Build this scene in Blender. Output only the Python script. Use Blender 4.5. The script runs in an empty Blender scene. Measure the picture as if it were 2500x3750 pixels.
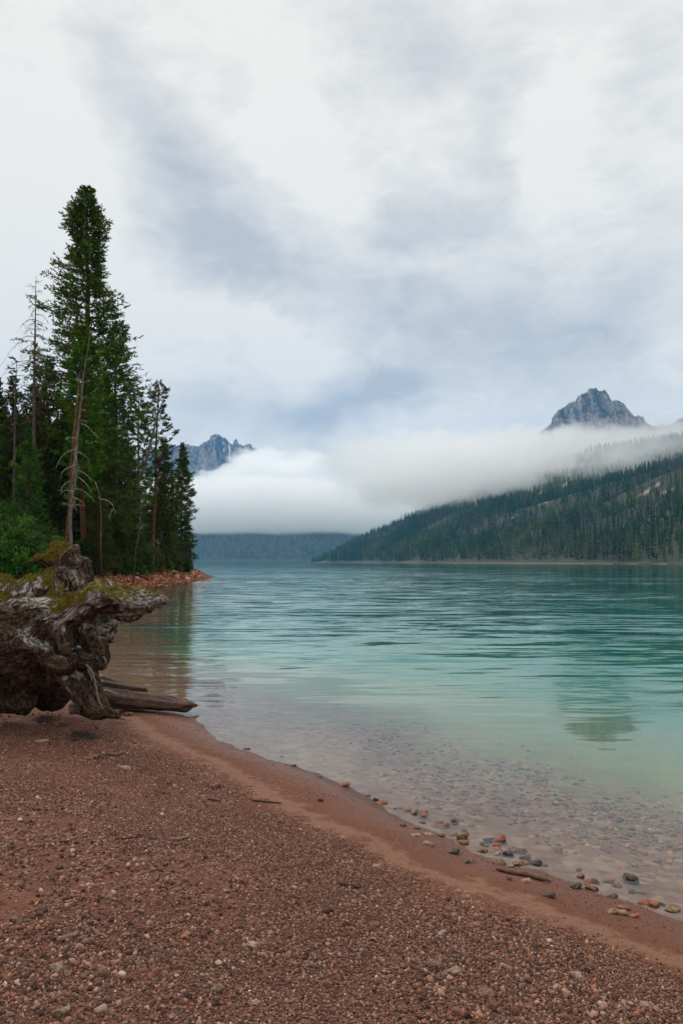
import bpy, math, random
import numpy as np
from mathutils import Vector, Matrix

S = bpy.context.scene
COL = S.collection
R = math.radians

# ---------------------------------------------------------------- camera
F_PX = 3750 * 18 / 23.5                    # focal length in pixels of the 2500x3750 frame
PITCH = math.atan((2058 - 1875) / F_PX)
CAM_H = 2.0                                # metres above the lake
cd = bpy.data.cameras.new('camera')
cam = bpy.data.objects.new('camera', cd)
COL.objects.link(cam)
cd.sensor_fit = 'VERTICAL'; cd.sensor_height = 23.5; cd.lens = 18
cd.clip_start = 0.05; cd.clip_end = 30000
cam.location = (0, 0, CAM_H); cam.rotation_euler = (math.pi / 2 + PITCH, 0, 0)
S.camera = cam
S.render.resolution_x = 682; S.render.resolution_y = 1024

# ---------------------------------------------------------------- exposure / sampling
S.view_settings.view_transform = 'Standard'
S.view_settings.look = 'None'
S.view_settings.exposure = 0.02
S.view_settings.gamma = 1.0
S.view_settings.use_curve_mapping = False
S.render.engine = 'CYCLES'
cy = S.cycles
cy.use_denoising = True
try: cy.denoiser = 'OPENIMAGEDENOISE'
except Exception: pass
try: cy.denoising_prefilter = 'ACCURATE'
except Exception: pass
cy.use_adaptive_sampling = True; cy.adaptive_threshold = 0.02
cy.max_bounces = 20; cy.diffuse_bounces = 3; cy.glossy_bounces = 3
cy.transmission_bounces = 4; cy.transparent_max_bounces = 24; cy.volume_bounces = 16
cy.volume_step_rate = 1.0; cy.volume_max_steps = 256
cy.caustics_reflective = False; cy.caustics_refractive = False
cy.sample_clamp_indirect = 8

# ---------------------------------------------------------------- node helper
class NT:
    """small wrapper to write node trees as expressions"""
    def __init__(s, tree): s.t = tree; s.n = tree.nodes; s.l = tree.links
    def node(s, kind, inputs=None, **props):
        nd = s.n.new(kind)
        for k, v in props.items(): setattr(nd, k, v)
        for k, v in (inputs or {}).items(): s.put(nd.inputs[k], v)
        return nd
    def put(s, sock, v):
        if isinstance(v, bpy.types.NodeSocket): s.l.new(v, sock)
        elif isinstance(v, bpy.types.Node): s.l.new(v.outputs[0], sock)
        else:
            if sock.type == 'RGBA' and isinstance(v, (tuple, list)) and len(v) == 3: v = (*v, 1)
            sock.default_value = v
    def m(s, op, a, b=0.0, c=0.0, clamp=False):
        nd = s.n.new('ShaderNodeMath'); nd.operation = op; nd.use_clamp = clamp
        s.put(nd.inputs[0], a); s.put(nd.inputs[1], b); s.put(nd.inputs[2], c)
        return nd.outputs[0]
    def v(s, op, a, b=(0, 0, 0), out=0, scale=None):
        nd = s.n.new('ShaderNodeVectorMath'); nd.operation = op
        s.put(nd.inputs[0], a)
        if scale is not None: s.put(nd.inputs['Scale'], scale)
        else: s.put(nd.inputs[1], b)
        return nd.outputs[out]
    def mix(s, f, a, b, blend='MIX'):
        nd = s.n.new('ShaderNodeMix'); nd.data_type = 'RGBA'; nd.blend_type = blend
        s.put(nd.inputs[0], f); s.put(nd.inputs[6], a); s.put(nd.inputs[7], b)
        return nd.outputs[2]
    def noise(s, vec, scale, detail=3, rough=0.55, dist=0.0, out=0):
        nd = s.n.new('ShaderNodeTexNoise')
        if vec is not None: s.put(nd.inputs['Vector'], vec)
        s.put(nd.inputs['Scale'], scale); s.put(nd.inputs['Detail'], detail)
        s.put(nd.inputs['Roughness'], rough); s.put(nd.inputs['Distortion'], dist)
        return nd.outputs[out]
    def voro(s, vec, scale, feature='F1', out=0):
        nd = s.n.new('ShaderNodeTexVoronoi'); nd.feature = feature
        if vec is not None: s.put(nd.inputs['Vector'], vec)
        s.put(nd.inputs['Scale'], scale)
        return nd.outputs[out]
    def ss(s, x, a, b, lo=0.0, hi=1.0):
        nd = s.n.new('ShaderNodeMapRange'); nd.interpolation_type = 'SMOOTHSTEP'
        s.put(nd.inputs[0], x); s.put(nd.inputs[1], a); s.put(nd.inputs[2], b)
        s.put(nd.inputs[3], lo); s.put(nd.inputs[4], hi)
        return nd.outputs[0]
    def ramp(s, x, stops):
        nd = s.n.new('ShaderNodeValToRGB'); s.put(nd.inputs[0], x)
        e = nd.color_ramp.elements
        while len(e) < len(stops): e.new(0.5)
        for el, (p, c) in zip(e, stops): el.position = p; el.color = (*c, 1)
        return nd.outputs[0]
    def pos(s): return s.node('ShaderNodeNewGeometry').outputs['Position']
    def xyz(s, vec):
        nd = s.n.new('ShaderNodeSeparateXYZ'); s.put(nd.inputs[0], vec); return nd.outputs
    def comb(s, x, y, z):
        nd = s.n.new('ShaderNodeCombineXYZ')
        for i, q in enumerate((x, y, z)): s.put(nd.inputs[i], q)
        return nd.outputs[0]
    def attr(s, name, out='Color'):
        return s.node('ShaderNodeAttribute', attribute_name=name).outputs[out]

def srgb(r, g, b):
    f = lambda c: (c / 255 / 12.92) if c / 255 <= 0.04045 else ((c / 255 + 0.055) / 1.055) ** 2.4
    return (f(r), f(g), f(b))

def material(name):
    m = bpy.data.materials.new(name); m.use_nodes = True
    m.node_tree.nodes.clear()
    t = NT(m.node_tree)
    t.out = t.node('ShaderNodeOutputMaterial')
    return m, t

def surf(t, color, rough=0.8, normal=None, spec=0.3, **kw):
    b = t.node('ShaderNodeBsdfPrincipled')
    t.put(b.inputs['Base Color'], color); t.put(b.inputs['Roughness'], rough)
    t.put(b.inputs['Specular IOR Level'], spec)
    for k, v in kw.items(): t.put(b.inputs[k], v)
    if normal is not None: t.put(b.inputs['Normal'], normal)
    t.l.new(b.outputs[0], t.out.inputs['Surface'])
    return b

# ---------------------------------------------------------------- sky: Nishita behind a broken overcast
SUN_EL, SUN_AZ = R(48), R(-35)             # azimuth measured from the view direction, towards +x
world = bpy.data.worlds.new('World'); S.world = world; world.use_nodes = True
world.node_tree.nodes.clear()
w = NT(world.node_tree)
w_out = w.node('ShaderNodeOutputWorld')
sky = w.node('ShaderNodeTexSky', sky_type='NISHITA', sun_disc=False)
sky.sun_elevation = SUN_EL; sky.sun_rotation = SUN_AZ
sky.altitude = 2000
dirv = w.node('ShaderNodeTexCoord').outputs['Generated']
dx, dy, dz = w.xyz(dirv)
az = w.m('ARCTAN2', dx, dy)
el = w.m('ARCSINE', dz)
wn = w.noise(dirv, 3.4, 8, 0.62, out=1)
wx, wy, wz = w.xyz(w.v('SUBTRACT', wn, (0.5, 0.5, 0.5)))
azw = w.m('MULTIPLY_ADD', wx, 0.22, az)
elw = w.m('MULTIPLY_ADD', wy, 0.20, el)
p2 = w.comb(azw, elw, 0.0)
def sky_dir(px, py):                       # where a cloud stands: azimuth, elevation
    a = (px * 1.5944 - 1250) / F_PX; b = -(py * 1.5944 - 1875) / F_PX
    y = math.cos(PITCH) - b * math.sin(PITCH); z = math.sin(PITCH) + b * math.cos(PITCH)
    return math.atan2(a, y), math.atan2(z, math.hypot(a, y))
CLOUDS = [(170, 130, 120, 80, 0, .35), (330, 290, 150, 100, -50, .6), (470, 500, 160, 140, -50, .8), (610, 640, 190, 90, -12, .8),
          (900, 590, 120, 100, 0, .55), (1010, 500, 120, 80, 0, .45), (1000, 780, 230, 100, -15, .95), (950, 120, 180, 80, -25, .65),
          (1130, 400, 45, 140, 10, .45), (1470, 240, 90, 200, 0, .5), (1350, 760, 220, 110, 0, .7), (700, 975, 100, 42, 0, 1.3),
          (870, 930, 120, 42, 0, 1.1), (470, 940, 80, 45, 0, .5), (1180, 60, 120, 90, 0, .35), (490, 830, 60, 40, 0, .25), (800, 860, 90, 60, -30, .3),
          (720, 330, 230, 55, -55, -.75), (1230, 380, 60, 110, 0, -.5), (590, 790, 190, 42, -15, -.8), (90, 560, 110, 330, 0, -.8), (970, 640, 120, 34, 0, -.5), (960, 1010, 120, 30, 0, -.4)]
g = None
for (cx, cyy, sx, sy, rot, amp) in CLOUDS:
    a, e = sky_dir(cx, cyy)
    mp = w.node('ShaderNodeMapping', {'Vector': w.v('SUBTRACT', p2, (a, e, 0))}, vector_type='TEXTURE')
    mp.inputs['Rotation'].default_value = (0, 0, R(rot))
    k = 1.5944 / F_PX * 1.0
    mp.inputs['Scale'].default_value = (sx * k, sy * k, 1)
    d2 = w.v('DOT_PRODUCT', mp.outputs[0], mp.outputs[0], out=1)
    q = w.m('MULTIPLY', w.m('POWER', 2.71828, w.m('MULTIPLY', d2, -0.7)), amp)
    g = q if g is None else w.m('ADD', g, q)
fine = w.noise(w.v('MULTIPLY', dirv, (1, 1, 1.5)), 5.5, 6, 0.52, 0.5)
rot_ = w.node('ShaderNodeMapping', {'Vector': w.comb(az, el, 0.0)}, vector_type='POINT'); rot_.inputs['Rotation'].default_value = (0, 0, R(42)); rot_.inputs['Scale'].default_value = (2.2, 9.0, 1)
streak = w.noise(rot_.outputs[0], 1.6, 7, 0.58, 0.9)
wisp = w.noise(w.v('MULTIPLY', dirv, (1, 1, 2.0)), 16, 5, 0.6, 0.6)
g = w.m('ADD', w.m('MULTIPLY', g, .78), w.m('MULTIPLY', w.m('SUBTRACT', fine, 0.5), 1.0))
g = w.m('ADD', g, w.m('MULTIPLY', w.m('SUBTRACT', streak, 0.5), 0.55))
g = w.m('ADD', g, w.m('MULTIPLY', w.m('SUBTRACT', wisp, 0.5), 0.95))
g = w.m('MULTIPLY', g, 1.0, clamp=True)
WHITE = tuple(10.8 * c for c in srgb(243, 240, 233)); GREY = tuple(10.0 * c for c in srgb(199, 202, 207))
cloudc = w.mix(g, WHITE, GREY)
warm = w.ss(el, 0.03, 0.14, 1.0, 0.0)
cloudc = w.mix(w.m('MULTIPLY', warm, 0.55), cloudc, tuple(10 * c for c in srgb(232, 230, 226)))
# an overcast sky is brightest overhead
cloudc = w.v('SCALE', cloudc, scale=w.ss(el, 0.66, 1.15, 1.0, 1.8))
final = w.mix(0.985, sky.outputs[0], cloudc)
bgn = w.node('ShaderNodeBackground', {'Color': final, 'Strength': 0.1})
w.l.new(bgn.outputs[0], w_out.inputs['Surface'])

ld = bpy.data.lights.new('sun', 'SUN'); ld.energy = 1.4; ld.angle = R(20); ld.color = (1.0, 0.94, 0.86)
sun = bpy.data.objects.new('sun', ld); COL.objects.link(sun)
sd = Vector((math.sin(SUN_AZ) * math.cos(SUN_EL), math.cos(SUN_AZ) * math.cos(SUN_EL), math.sin(SUN_EL)))
sun.rotation_euler = sd.to_track_quat('Z', 'Y').to_euler()
sun.location = (0, 0, 60)

# ---------------------------------------------------------------- maths
def place(px, py, z=0.0, D=None):
    """world point seen at a pixel of the photograph at height z or at depth D"""
    a = (px - 1250) / F_PX; b = -(py - 1875) / F_PX
    y = math.cos(PITCH) - b * math.sin(PITCH); zz = math.sin(PITCH) + b * math.cos(PITCH)
    t = (z - CAM_H) / zz if D is None else D / y
    return np.array((a * t, y * t, CAM_H + zz * t))

def vnoise(p, seed=0):
    """smooth value noise in [-1, 1] at points (n, 3)"""
    p = np.asarray(p, float)
    i = np.floor(p).astype(np.int64); f = p - i
    f = f * f * f * (f * (f * 6 - 15) + 10)
    def h(dx_, dy_, dz_):
        n = ((i[:, 0] + dx_) * 374761393 + (i[:, 1] + dy_) * 668265263 + (i[:, 2] + dz_) * 2147483647 + seed * 1274126177) & 0xFFFFFFFF
        n = ((n ^ (n >> 13)) * 1103515245) & 0xFFFFFFFF
        n = ((n ^ (n >> 16)) * 2246822519) & 0xFFFFFFFF
        n = n ^ (n >> 15)
        return (n & 0xFFFFFF) / float(0xFFFFFF) * 2 - 1
    x, y, z = f[:, 0], f[:, 1], f[:, 2]
    l = lambda a, b, t_: a + (b - a) * t_
    return l(l(l(h(0, 0, 0), h(1, 0, 0), x), l(h(0, 1, 0), h(1, 1, 0), x), y),
             l(l(h(0, 0, 1), h(1, 0, 1), x), l(h(0, 1, 1), h(1, 1, 1), x), y), z)

def fbm(p, octaves=4, gain=0.5, seed=0):
    s_, a_ = 0, 1.0
    p = np.asarray(p, float)
    for k in range(octaves):
        s_ = s_ + a_ * vnoise(p * (2.03 ** k) + k * 17.3, seed + k); a_ *= gain
    return s_

def ridged(p, octaves=4, gain=0.55, seed=0):
    s_, a_, tot = 0, 1.0, 0
    p = np.asarray(p, float)
    for k in range(octaves):
        s_ = s_ + a_ * (1 - 2 * np.abs(vnoise(p * (2.07 ** k) + k * 9.1, seed + k))); tot += a_; a_ *= gain
    return s_ / tot

def sstep(x, a, b):
    t_ = np.clip((x - a) / (b - a), 0, 1); return t_ * t_ * (3 - 2 * t_)

def mesh_from(name, V, Fq=None, Ft=None, smooth=True, colors=None, attrs=None):
    me = bpy.data.meshes.new(name)
    V = np.ascontiguousarray(V, np.float32)
    nq = 0 if Fq is None else len(Fq); nt = 0 if Ft is None else len(Ft)
    loops = []
    if nq: loops.append(np.asarray(Fq).reshape(-1))
    if nt: loops.append(np.asarray(Ft).reshape(-1))
    loops = np.concatenate(loops).astype(np.int32)
    tot = np.concatenate([np.full(nq, 4), np.full(nt, 3)]).astype(np.int32)
    start = np.concatenate([[0], np.cumsum(tot)[:-1]]).astype(np.int32)
    me.vertices.add(len(V)); me.vertices.foreach_set('co', V.reshape(-1))
    me.loops.add(len(loops)); me.loops.foreach_set('vertex_index', loops)
    me.polygons.add(nq + nt)
    me.polygons.foreach_set('loop_start', start)
    me.polygons.foreach_set('use_smooth', np.full(nq + nt, smooth))
    me.update(calc_edges=True)
    if colors is not None:
        c = np.ones((len(V), 4), np.float32); c[:, :3] = colors
        a_ = me.attributes.new('col', 'FLOAT_COLOR', 'POINT'); a_.data.foreach_set('color', c.reshape(-1))
    for k, val in (attrs or {}).items():
        val = np.asarray(val, np.float32)
        if val.ndim == 1:
            a_ = me.attributes.new(k, 'FLOAT', 'POINT'); a_.data.foreach_set('value', val)
        else:
            a_ = me.attributes.new(k, 'FLOAT_VECTOR', 'POINT'); a_.data.foreach_set('vector', np.ascontiguousarray(val).reshape(-1))
    return me

def obj(name, me, mat=None, parent=None, loc=None):
    o = bpy.data.objects.new(name, me); COL.objects.link(o)
    if mat is not None and not me.materials: me.materials.append(mat)
    if parent is not None: o.parent = parent
    if loc is not None: o.location = loc
    return o

def tag(o, label=None, cat=None, group=None, kind=None):
    if label: o['label'] = label
    if cat: o['category'] = cat
    if group: o['group'] = group
    if kind: o['kind'] = kind
    return o

def thing(name, label, cat, loc=(0, 0, 0), rotz=0.0, group=None, scale=1.0):
    o = bpy.data.objects.new(name, None); COL.objects.link(o)
    o.location = loc; o.rotation_euler = (0, 0, rotz); o.scale = (scale,) * 3
    o.empty_display_size = 0.2
    return tag(o, label, cat, group)

def copy_thing(src, loc, rotz=0.0, scale=1.0, label=None, group=None, tilt=0.0):
    c = src.copy(); COL.objects.link(c)
    c.location = loc; c.rotation_euler = (tilt, 0, rotz)
    c.scale = (scale,) * 3 if not isinstance(scale, tuple) else scale
    if label: c['label'] = label
    if group: c['group'] = group
    for ch in src.children:
        d = ch.copy(); COL.objects.link(d); d.parent = c
    return c

def grid_faces(nu, nv, wrap_v=False):
    iu, iv = np.meshgrid(np.arange(nu - 1), np.arange(nv if wrap_v else nv - 1), indexing='ij')
    a = iu * nv + iv; b = iu * nv + (iv + 1) % nv
    return np.stack([a, b, b + nv, a + nv], -1).reshape(-1, 4)

# ---------------------------------------------------------------- geometry helpers
def tube(points, radii, sides=8, rough=0.0, seed=0, cap=True):
    """vertices and quads of a tapered tube"""
    P = np.asarray(points, float); n = len(P)
    T = np.gradient(P, axis=0); T /= np.linalg.norm(T, axis=1, keepdims=True) + 1e-9
    ref = np.array((0.0, 0.0, 1.0)) if abs(T[0][2]) < 0.8 else np.array((1.0, 0.0, 0.0))
    A = np.cross(T, ref); A /= np.linalg.norm(A, axis=1, keepdims=True) + 1e-9
    B = np.cross(T, A)
    th = np.arange(sides) * 2 * math.pi / sides
    rr = np.asarray(radii, float)[:, None] * (1 + rough * np.random.RandomState(seed).uniform(-1, 1, (n, sides)))
    V = P[:, None] + rr[..., None] * (np.cos(th)[None, :, None] * A[:, None] + np.sin(th)[None, :, None] * B[:, None])
    Fc = grid_faces(n, sides, True)[:, ::-1]
    V = V.reshape(-1, 3)
    if cap:
        V = np.vstack([V, P[0], P[-1]])
        k = len(V)
        j = np.arange(sides); j2 = (j + 1) % sides
        f0 = np.stack([np.full(sides, k - 2), j, j2, j2], -1)
        f1 = np.stack([np.full(sides, k - 1), (n - 1) * sides + j2, (n - 1) * sides + j, (n - 1) * sides + j], -1)
        caps = np.vstack([f0, f1])[:, :3]
        return V, Fc, caps
    return V, Fc, np.zeros((0, 3), int)

class Acc:
    """collects pieces of one mesh"""
    def __init__(s): s.V = []; s.Q = []; s.T = []; s.C = []; s.n = 0
    def add(s, V, Q=None, T=None, col=None):
        V = np.asarray(V, float)
        s.V.append(V)
        if Q is not None and len(Q): s.Q.append(np.asarray(Q) + s.n)
        if T is not None and len(T): s.T.append(np.asarray(T) + s.n)
        if col is not None: s.C.append(np.broadcast_to(np.asarray(col, float), (len(V), 3)))
        s.n += len(V)
    def tube(s, P, r, sides=6, rough=0.0, seed=0, col=None):
        V, Q, T = tube(P, r, sides, rough, seed); s.add(V, Q, T, col)
    def mesh(s, name, smooth=True):
        return mesh_from(name, np.vstack(s.V), np.vstack(s.Q) if s.Q else None, np.vstack(s.T) if s.T else None,
                         smooth, np.vstack(s.C) if s.C else None)

def kites(P, Dv, L, W, rng, flat=None):
    """leaf-like four-cornered blades: base P, direction Dv, length L, width W"""
    n = len(P)
    rv = rng.normal(size=(n, 3)) if flat is None else flat + 0.5 * rng.normal(size=(n, 3))
    Sd = np.cross(Dv, rv); Sd /= np.linalg.norm(Sd, axis=1, keepdims=True) + 1e-9
    L = np.asarray(L)[:, None]; W = np.asarray(W)[:, None]
    mid = P + Dv * L * 0.45
    V = np.stack([P, mid - Sd * W / 2, P + Dv * L, mid + Sd * W / 2], 1).reshape(-1, 3)
    Q = np.arange(n * 4).reshape(-1, 4)
    return V, Q

def unit(v): return v / (np.linalg.norm(v, axis=-1, keepdims=True) + 1e-9)
# ================================================================ lake outline and ground
SHORE = [(1.93, 4.57), (1.59, 4.96), (1.32, 5.24), (1.07, 5.41), (0.84, 5.83), (0.46, 6.27), (0.17, 6.74), (-0.18, 7.37),
         (-0.58, 7.98), (-1.05, 8.56), (-1.72, 9.72), (-2.23, 10.63), (-2.7, 11.3), (-3.3, 12.4), (-4.0, 13.4), (-4.9, 14.6),
         (-7.5, 17.5), (-12, 22), (-17, 29), (-18, 38), (-15.4, 47.4), (-14.5, 51.6), (-15.0, 66.4), (-15.6, 80.2), (-17.8, 106.5),
         (-22, 109), (-32, 116), (-60, 128), (-120, 200), (-400, 1000), (-1100, 3000), (-1400, 4500), (1500, 4520), (900, 3200), (40, 2750), (-61, 2500),
         (-20, 2300), (305, 700), (360, 420), (400, 150), (250, 0), (80, -18), (30, -9), (12, -3.2), (6, 0.6), (3.4, 2.8)]
SH = np.array(SHORE, float)
def inside(P):
    x, y = P[:, 0], P[:, 1]; c = np.zeros(len(P), bool)
    for i in range(len(SH)):
        (x1, y1), (x2, y2) = SH[i], SH[i - 1]
        m_ = ((y1 > y) != (y2 > y)) & (x < (x2 - x1) * (y - y1) / (y2 - y1 + 1e-12) + x1)
        c ^= m_
    return c
def shore_d(P):
    """signed distance to the waterline, positive on land"""
    d = np.full(len(P), 1e9)
    for i in range(len(SH)):
        a = SH[i]; b = SH[i - 1]; ab = b - a
        t_ = np.clip(((P[:, :2] - a) @ ab) / (ab @ ab), 0, 1)
        d = np.minimum(d, np.hypot(P[:, 0] - a[0] - t_ * ab[0], P[:, 1] - a[1] - t_ * ab[1]))
    return np.where(inside(P), -d, d)
def ground_z(P):
    P = np.asarray(P, float)
    x, y = P[:, 0], P[:, 1]
    d = shore_d(P)
    q = np.stack([x, y, 0 * x], 1)
    near = 1 - sstep(np.hypot(x, y - 5), 16, 32)
    d = d + near * (0.10 * fbm(q * 0.9, 2) + 0.03 * vnoise(q * 3.1, 5)) + (1 - near) * 0.8 * vnoise(q * 0.35, 3) * sstep(np.abs(d), 0, 1)
    beach = np.interp(d, [0, .2, .6, .75, .95, 1.3, 3.5, 6, 12, 40], [0, .035, .115, .135, .145, .175, .30, .40, .75, 2.2])
    bank = np.interp(d, [0, 1.2, 2.6, 4, 14, 40, 400], [0, .5, 1.05, 1.2, 1.5, 2.4, 20])
    bed_n = np.interp(-d, [0, .3, 1, 2, 4, 8, 16, 60, 600], [0, .03, .08, .15, .32, .85, 2.4, 11, 45])
    bed_b = np.interp(-d, [0, 1, 3, 8, 60, 600], [0, .08, .2, .5, 7, 35])
    bay = 1 - 0.78 * sstep(-x / np.maximum(y, 1), .18, .3)
    bed_n = bed_n * bay
    land = near * beach + (1 - near) * bank
    bed = near * bed_n + (1 - near) * bed_b
    z = np.where(d > 0, land, -bed)
    r = np.hypot(x, y)
    am = sstep(d, 0.8, 1.8) * near
    z = z + am * (0.035 * vnoise(q * 0.8, 11) + 0.018 * vnoise(q * 2.3, 12) + 0.008 * vnoise(q * 7, 13))
    z = z + 0.003 * vnoise(q * 9, 14) * near
    z = z + (1 - near) * sstep(d, 0.5, 4) * 0.18 * fbm(q * 0.6, 3, seed=15)
    return z

def gz(x, y): return float(ground_z(np.array([[x, y, 0.0]]))[0])

rs = [0.0, 0.5, 1.0, 1.5, 2.0]
while rs[-1] < 7000: rs.append(rs[-1] * (1.0065 if rs[-1] < 18 else 1.014 if rs[-1] < 200 else 1.05))
rs = np.array(rs[1:])
fine_a = np.arange(-36, 36, 0.14); coarse = np.concatenate([np.arange(-180, -36, 3.0), fine_a, np.arange(36, 180, 3.0)])
aa = np.radians(coarse)
GX = rs[:, None] * np.sin(aa)[None]; GY = rs[:, None] * np.cos(aa)[None]
GP = np.stack([GX.ravel(), GY.ravel(), 0 * GX.ravel()], 1)
GP[:, 2] = ground_z(GP)
gd = shore_d(GP)
ground_me = mesh_from('ground', GP, grid_faces(len(rs), len(aa), True)[:, ::-1], attrs={'shore': gd})

mg, t = material('beach_ground')
P = t.pos(); px_, py_, pz_ = t.xyz(P)
sh = t.attr('shore', 'Fac')
n1 = t.noise(P, 0.9, 3, 0.6); n2 = t.noise(P, 4.5, 4, 0.6); n3 = t.noise(P, 60, 3, 0.7); n5 = t.noise(P, 13, 3, 0.6)
vc = t.voro(P, 75, out=1); vd = t.voro(P, 75); vc2 = t.voro(P, 170, out=1)
g_r = t.xyz(vc)[0]; g_r2 = t.xyz(vc2)[1]; fg_ = g_r2
grain = t.ramp(g_r, [(0.0, srgb(58, 35, 29)), (0.35, srgb(92, 58, 47)), (0.62, srgb(116, 78, 64)), (0.85, srgb(144, 106, 90)), (1.0, srgb(180, 150, 134))])
fineg = t.ramp(g_r2, [(0.0, srgb(66, 39, 31)), (0.5, srgb(98, 60, 47)), (1.0, srgb(134, 92, 74))])
gravel = t.mix(t.ss(n2, .35, .65), grain, fineg)
sand = t.mix(t.m('MULTIPLY', t.m('ADD', n3, fg_), .5), srgb(94, 64, 53), srgb(150, 114, 97))
wet = t.mix(n3, srgb(84, 50, 36), srgb(126, 80, 60))
wet = t.mix(0.4, wet, fineg)
wet = t.mix(t.ss(t.m('ADD', sh, t.m('MULTIPLY', n5, .06)), .11, .04), wet, t.v('SCALE', wet, scale=.55))
# stripe of bare sand between the wet edge and the gravel
shn = t.m('ADD', sh, t.m('MULTIPLY', t.m('SUBTRACT', n2, 0.5), 0.5))
shn = t.m('ADD', shn, t.m('MULTIPLY', t.m('SUBTRACT', n5, 0.5), 0.34))
col_ = t.mix(t.ss(shn, .64, .75), wet, sand)
col_ = t.mix(t.ss(shn, .79, .94), col_, gravel)
patch = t.ss(n1, 0.53, 0.62)
col_ = t.mix(t.m('MULTIPLY', patch, t.m('MULTIPLY', t.ss(shn, 1.2, 2.0), 0.65)), col_, t.mix(n3, srgb(98, 62, 50), srgb(128, 86, 71)))
# the bed under water: pebbly and warm near the edge, pale green silt beyond the step
vb = t.voro(t.v('MULTIPLY', P, (1, 1, 0.2)), 13, out=1); vb_r = t.xyz(vb)[0]
bedp = t.ramp(vb_r, [(0.0, srgb(120, 84, 68)), (0.4, srgb(158, 118, 98)), (0.75, srgb(186, 148, 124)), (1.0, srgb(212, 180, 154))])
bedp = t.mix(0.45, bedp, t.mix(n3, srgb(150, 112, 90), srgb(180, 140, 116)))
silt = t.mix(n2, srgb(140, 152, 98), srgb(190, 192, 142))
nb = t.m('MULTIPLY', t.m('SUBTRACT', n2, 0.5), 0.30)
bedp = t.mix(t.ss(pz_, -.25, -.8), bedp, srgb(112, 72, 44))
open_lake = t.ss(t.m('DIVIDE', px_, t.m('MAXIMUM', py_, 1.0)), -0.27, -0.17)
n6 = t.noise(P, 0.8, 4, .65)
nb = t.m('ADD', nb, t.m('MULTIPLY', t.m('SUBTRACT', n6, .5), .35))
bed = t.mix(t.m('MULTIPLY', open_lake, t.ss(t.m('ADD', pz_, nb), -0.08, -0.36)), bedp, silt)
col_ = t.mix(t.ss(pz_, 0.004, -0.004), col_, bed)
# forest litter inland and on the far banks
far = t.ss(py_, 22, 30)
rub = t.mix(n2, srgb(112, 66, 46), srgb(150, 98, 72))
duff = t.mix(n2, srgb(48, 36, 24), srgb(60, 58, 30))
farc = t.mix(t.m('MAXIMUM', t.ss(sh, 5.0, 8.0), t.ss(py_, 130, 200)), rub, duff)
col_ = t.mix(t.m('MULTIPLY', far, t.ss(pz_, -0.02, 0.0)), col_, farc)
rough_ = t.ss(sh, 0.1, .75, 0.45, 0.9)
hgt = t.m('ADD', t.m('MULTIPLY', t.m('SUBTRACT', 0.6, vd), t.ss(shn, 0.8, 1.2, 0.4, 1.0)), t.m('MULTIPLY', n3, 0.3))
bp = t.node('ShaderNodeBump', {'Height': hgt, 'Strength': 0.9, 'Distance': 0.009})
col_ = t.mix(t.ss(pz_, .012, .0), t.v('MULTIPLY', col_, (.84, .77, .68)), t.v('MULTIPLY', col_, (.66, .64, .60)))
surf(t, col_, rough_, bp.outputs[0], 0.25)
ground = tag(obj('ground', ground_me, mg), kind='structure')

# ================================================================ water
mw, t = material('lake_water')
P = t.pos(); px_, py_, pz_ = t.xyz(P)
dist = t.v('LENGTH', P, out=1)
def slopes(scale_x, scale_y, detail, seed):
    q = t.v('ADD', t.v('MULTIPLY', P, (scale_x, scale_y, 1)), (seed, seed * 1.7, 0))
    wpn = t.noise(t.v('MULTIPLY', P, (0.05, 0.11, 1)), 1.0, 2, 0.5, out=1)
    q = t.v('ADD', q, t.v('SCALE', t.v('SUBTRACT', wpn, (.5, .5, .5)), scale=2.5))
    c = t.noise(q, 1.0, detail, 0.5, out=1)
    return t.v('SUBTRACT', c, (0.5, 0.5, 0.5))
calm = t.ss(t.noise(t.v('MULTIPLY', P, (0.03, 0.06, 0)), 1.0, 3, 0.55), 0.35, 0.65, 0.35, 1.25)
open_ = t.ss(dist, 6.5, 22, 0.10, 1.0)
a1 = t.v('MULTIPLY', slopes(0.48, 3.2, 2, 3.1), (0.06, 0.40, 0))
a2 = t.v('MULTIPLY', slopes(1.9, 10.0, 2, 11.7), (0.06, 0.19, 0))
a3 = t.v('MULTIPLY', slopes(0.11, 0.9, 2, 7.3), (0.06, 0.16, 0))
far_ = t.ss(dist, 50, 350, 1.1, 0.38)
sl = t.v('SCALE', t.v('ADD', a1, t.v('ADD', a2, a3)), scale=t.m('MULTIPLY', t.m('MULTIPLY', open_, calm), far_))
nrm = t.v('NORMALIZE', t.v('ADD', sl, (0, 0, 1)))
fr = t.node('ShaderNodeFresnel', {'IOR': 1.33, 'Normal': nrm})
gl = t.node('ShaderNodeBsdfGlossy', {'Color': (0.82, 0.94, 0.97), 'Roughness': 0.03, 'Normal': nrm})
tr = t.node('ShaderNodeBsdfTransparent', {'Color': (0.97, 0.99, 0.985)})
mx = t.node('ShaderNodeMixShader', {0: fr.outputs[0], 1: tr.outputs[0], 2: gl.outputs[0]})
t.l.new(mx.outputs[0], t.out.inputs['Surface'])
vab = t.node('ShaderNodeVolumeAbsorption', {'Color': (0.26, 0.78, 0.62), 'Density': 0.12})
vsc = t.node('ShaderNodeVolumeScatter', {'Color': (0.02, 0.26, 0.40), 'Density': 0.08})
av = t.node('ShaderNodeAddShader', {0: vab.outputs[0], 1: vsc.outputs[0]})
t.l.new(av.outputs[0], t.out.inputs['Volume'])
bx = Acc()
x0, x1, y0, y1, z0 = -4000, 4000, -300, 5200, -60
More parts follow.
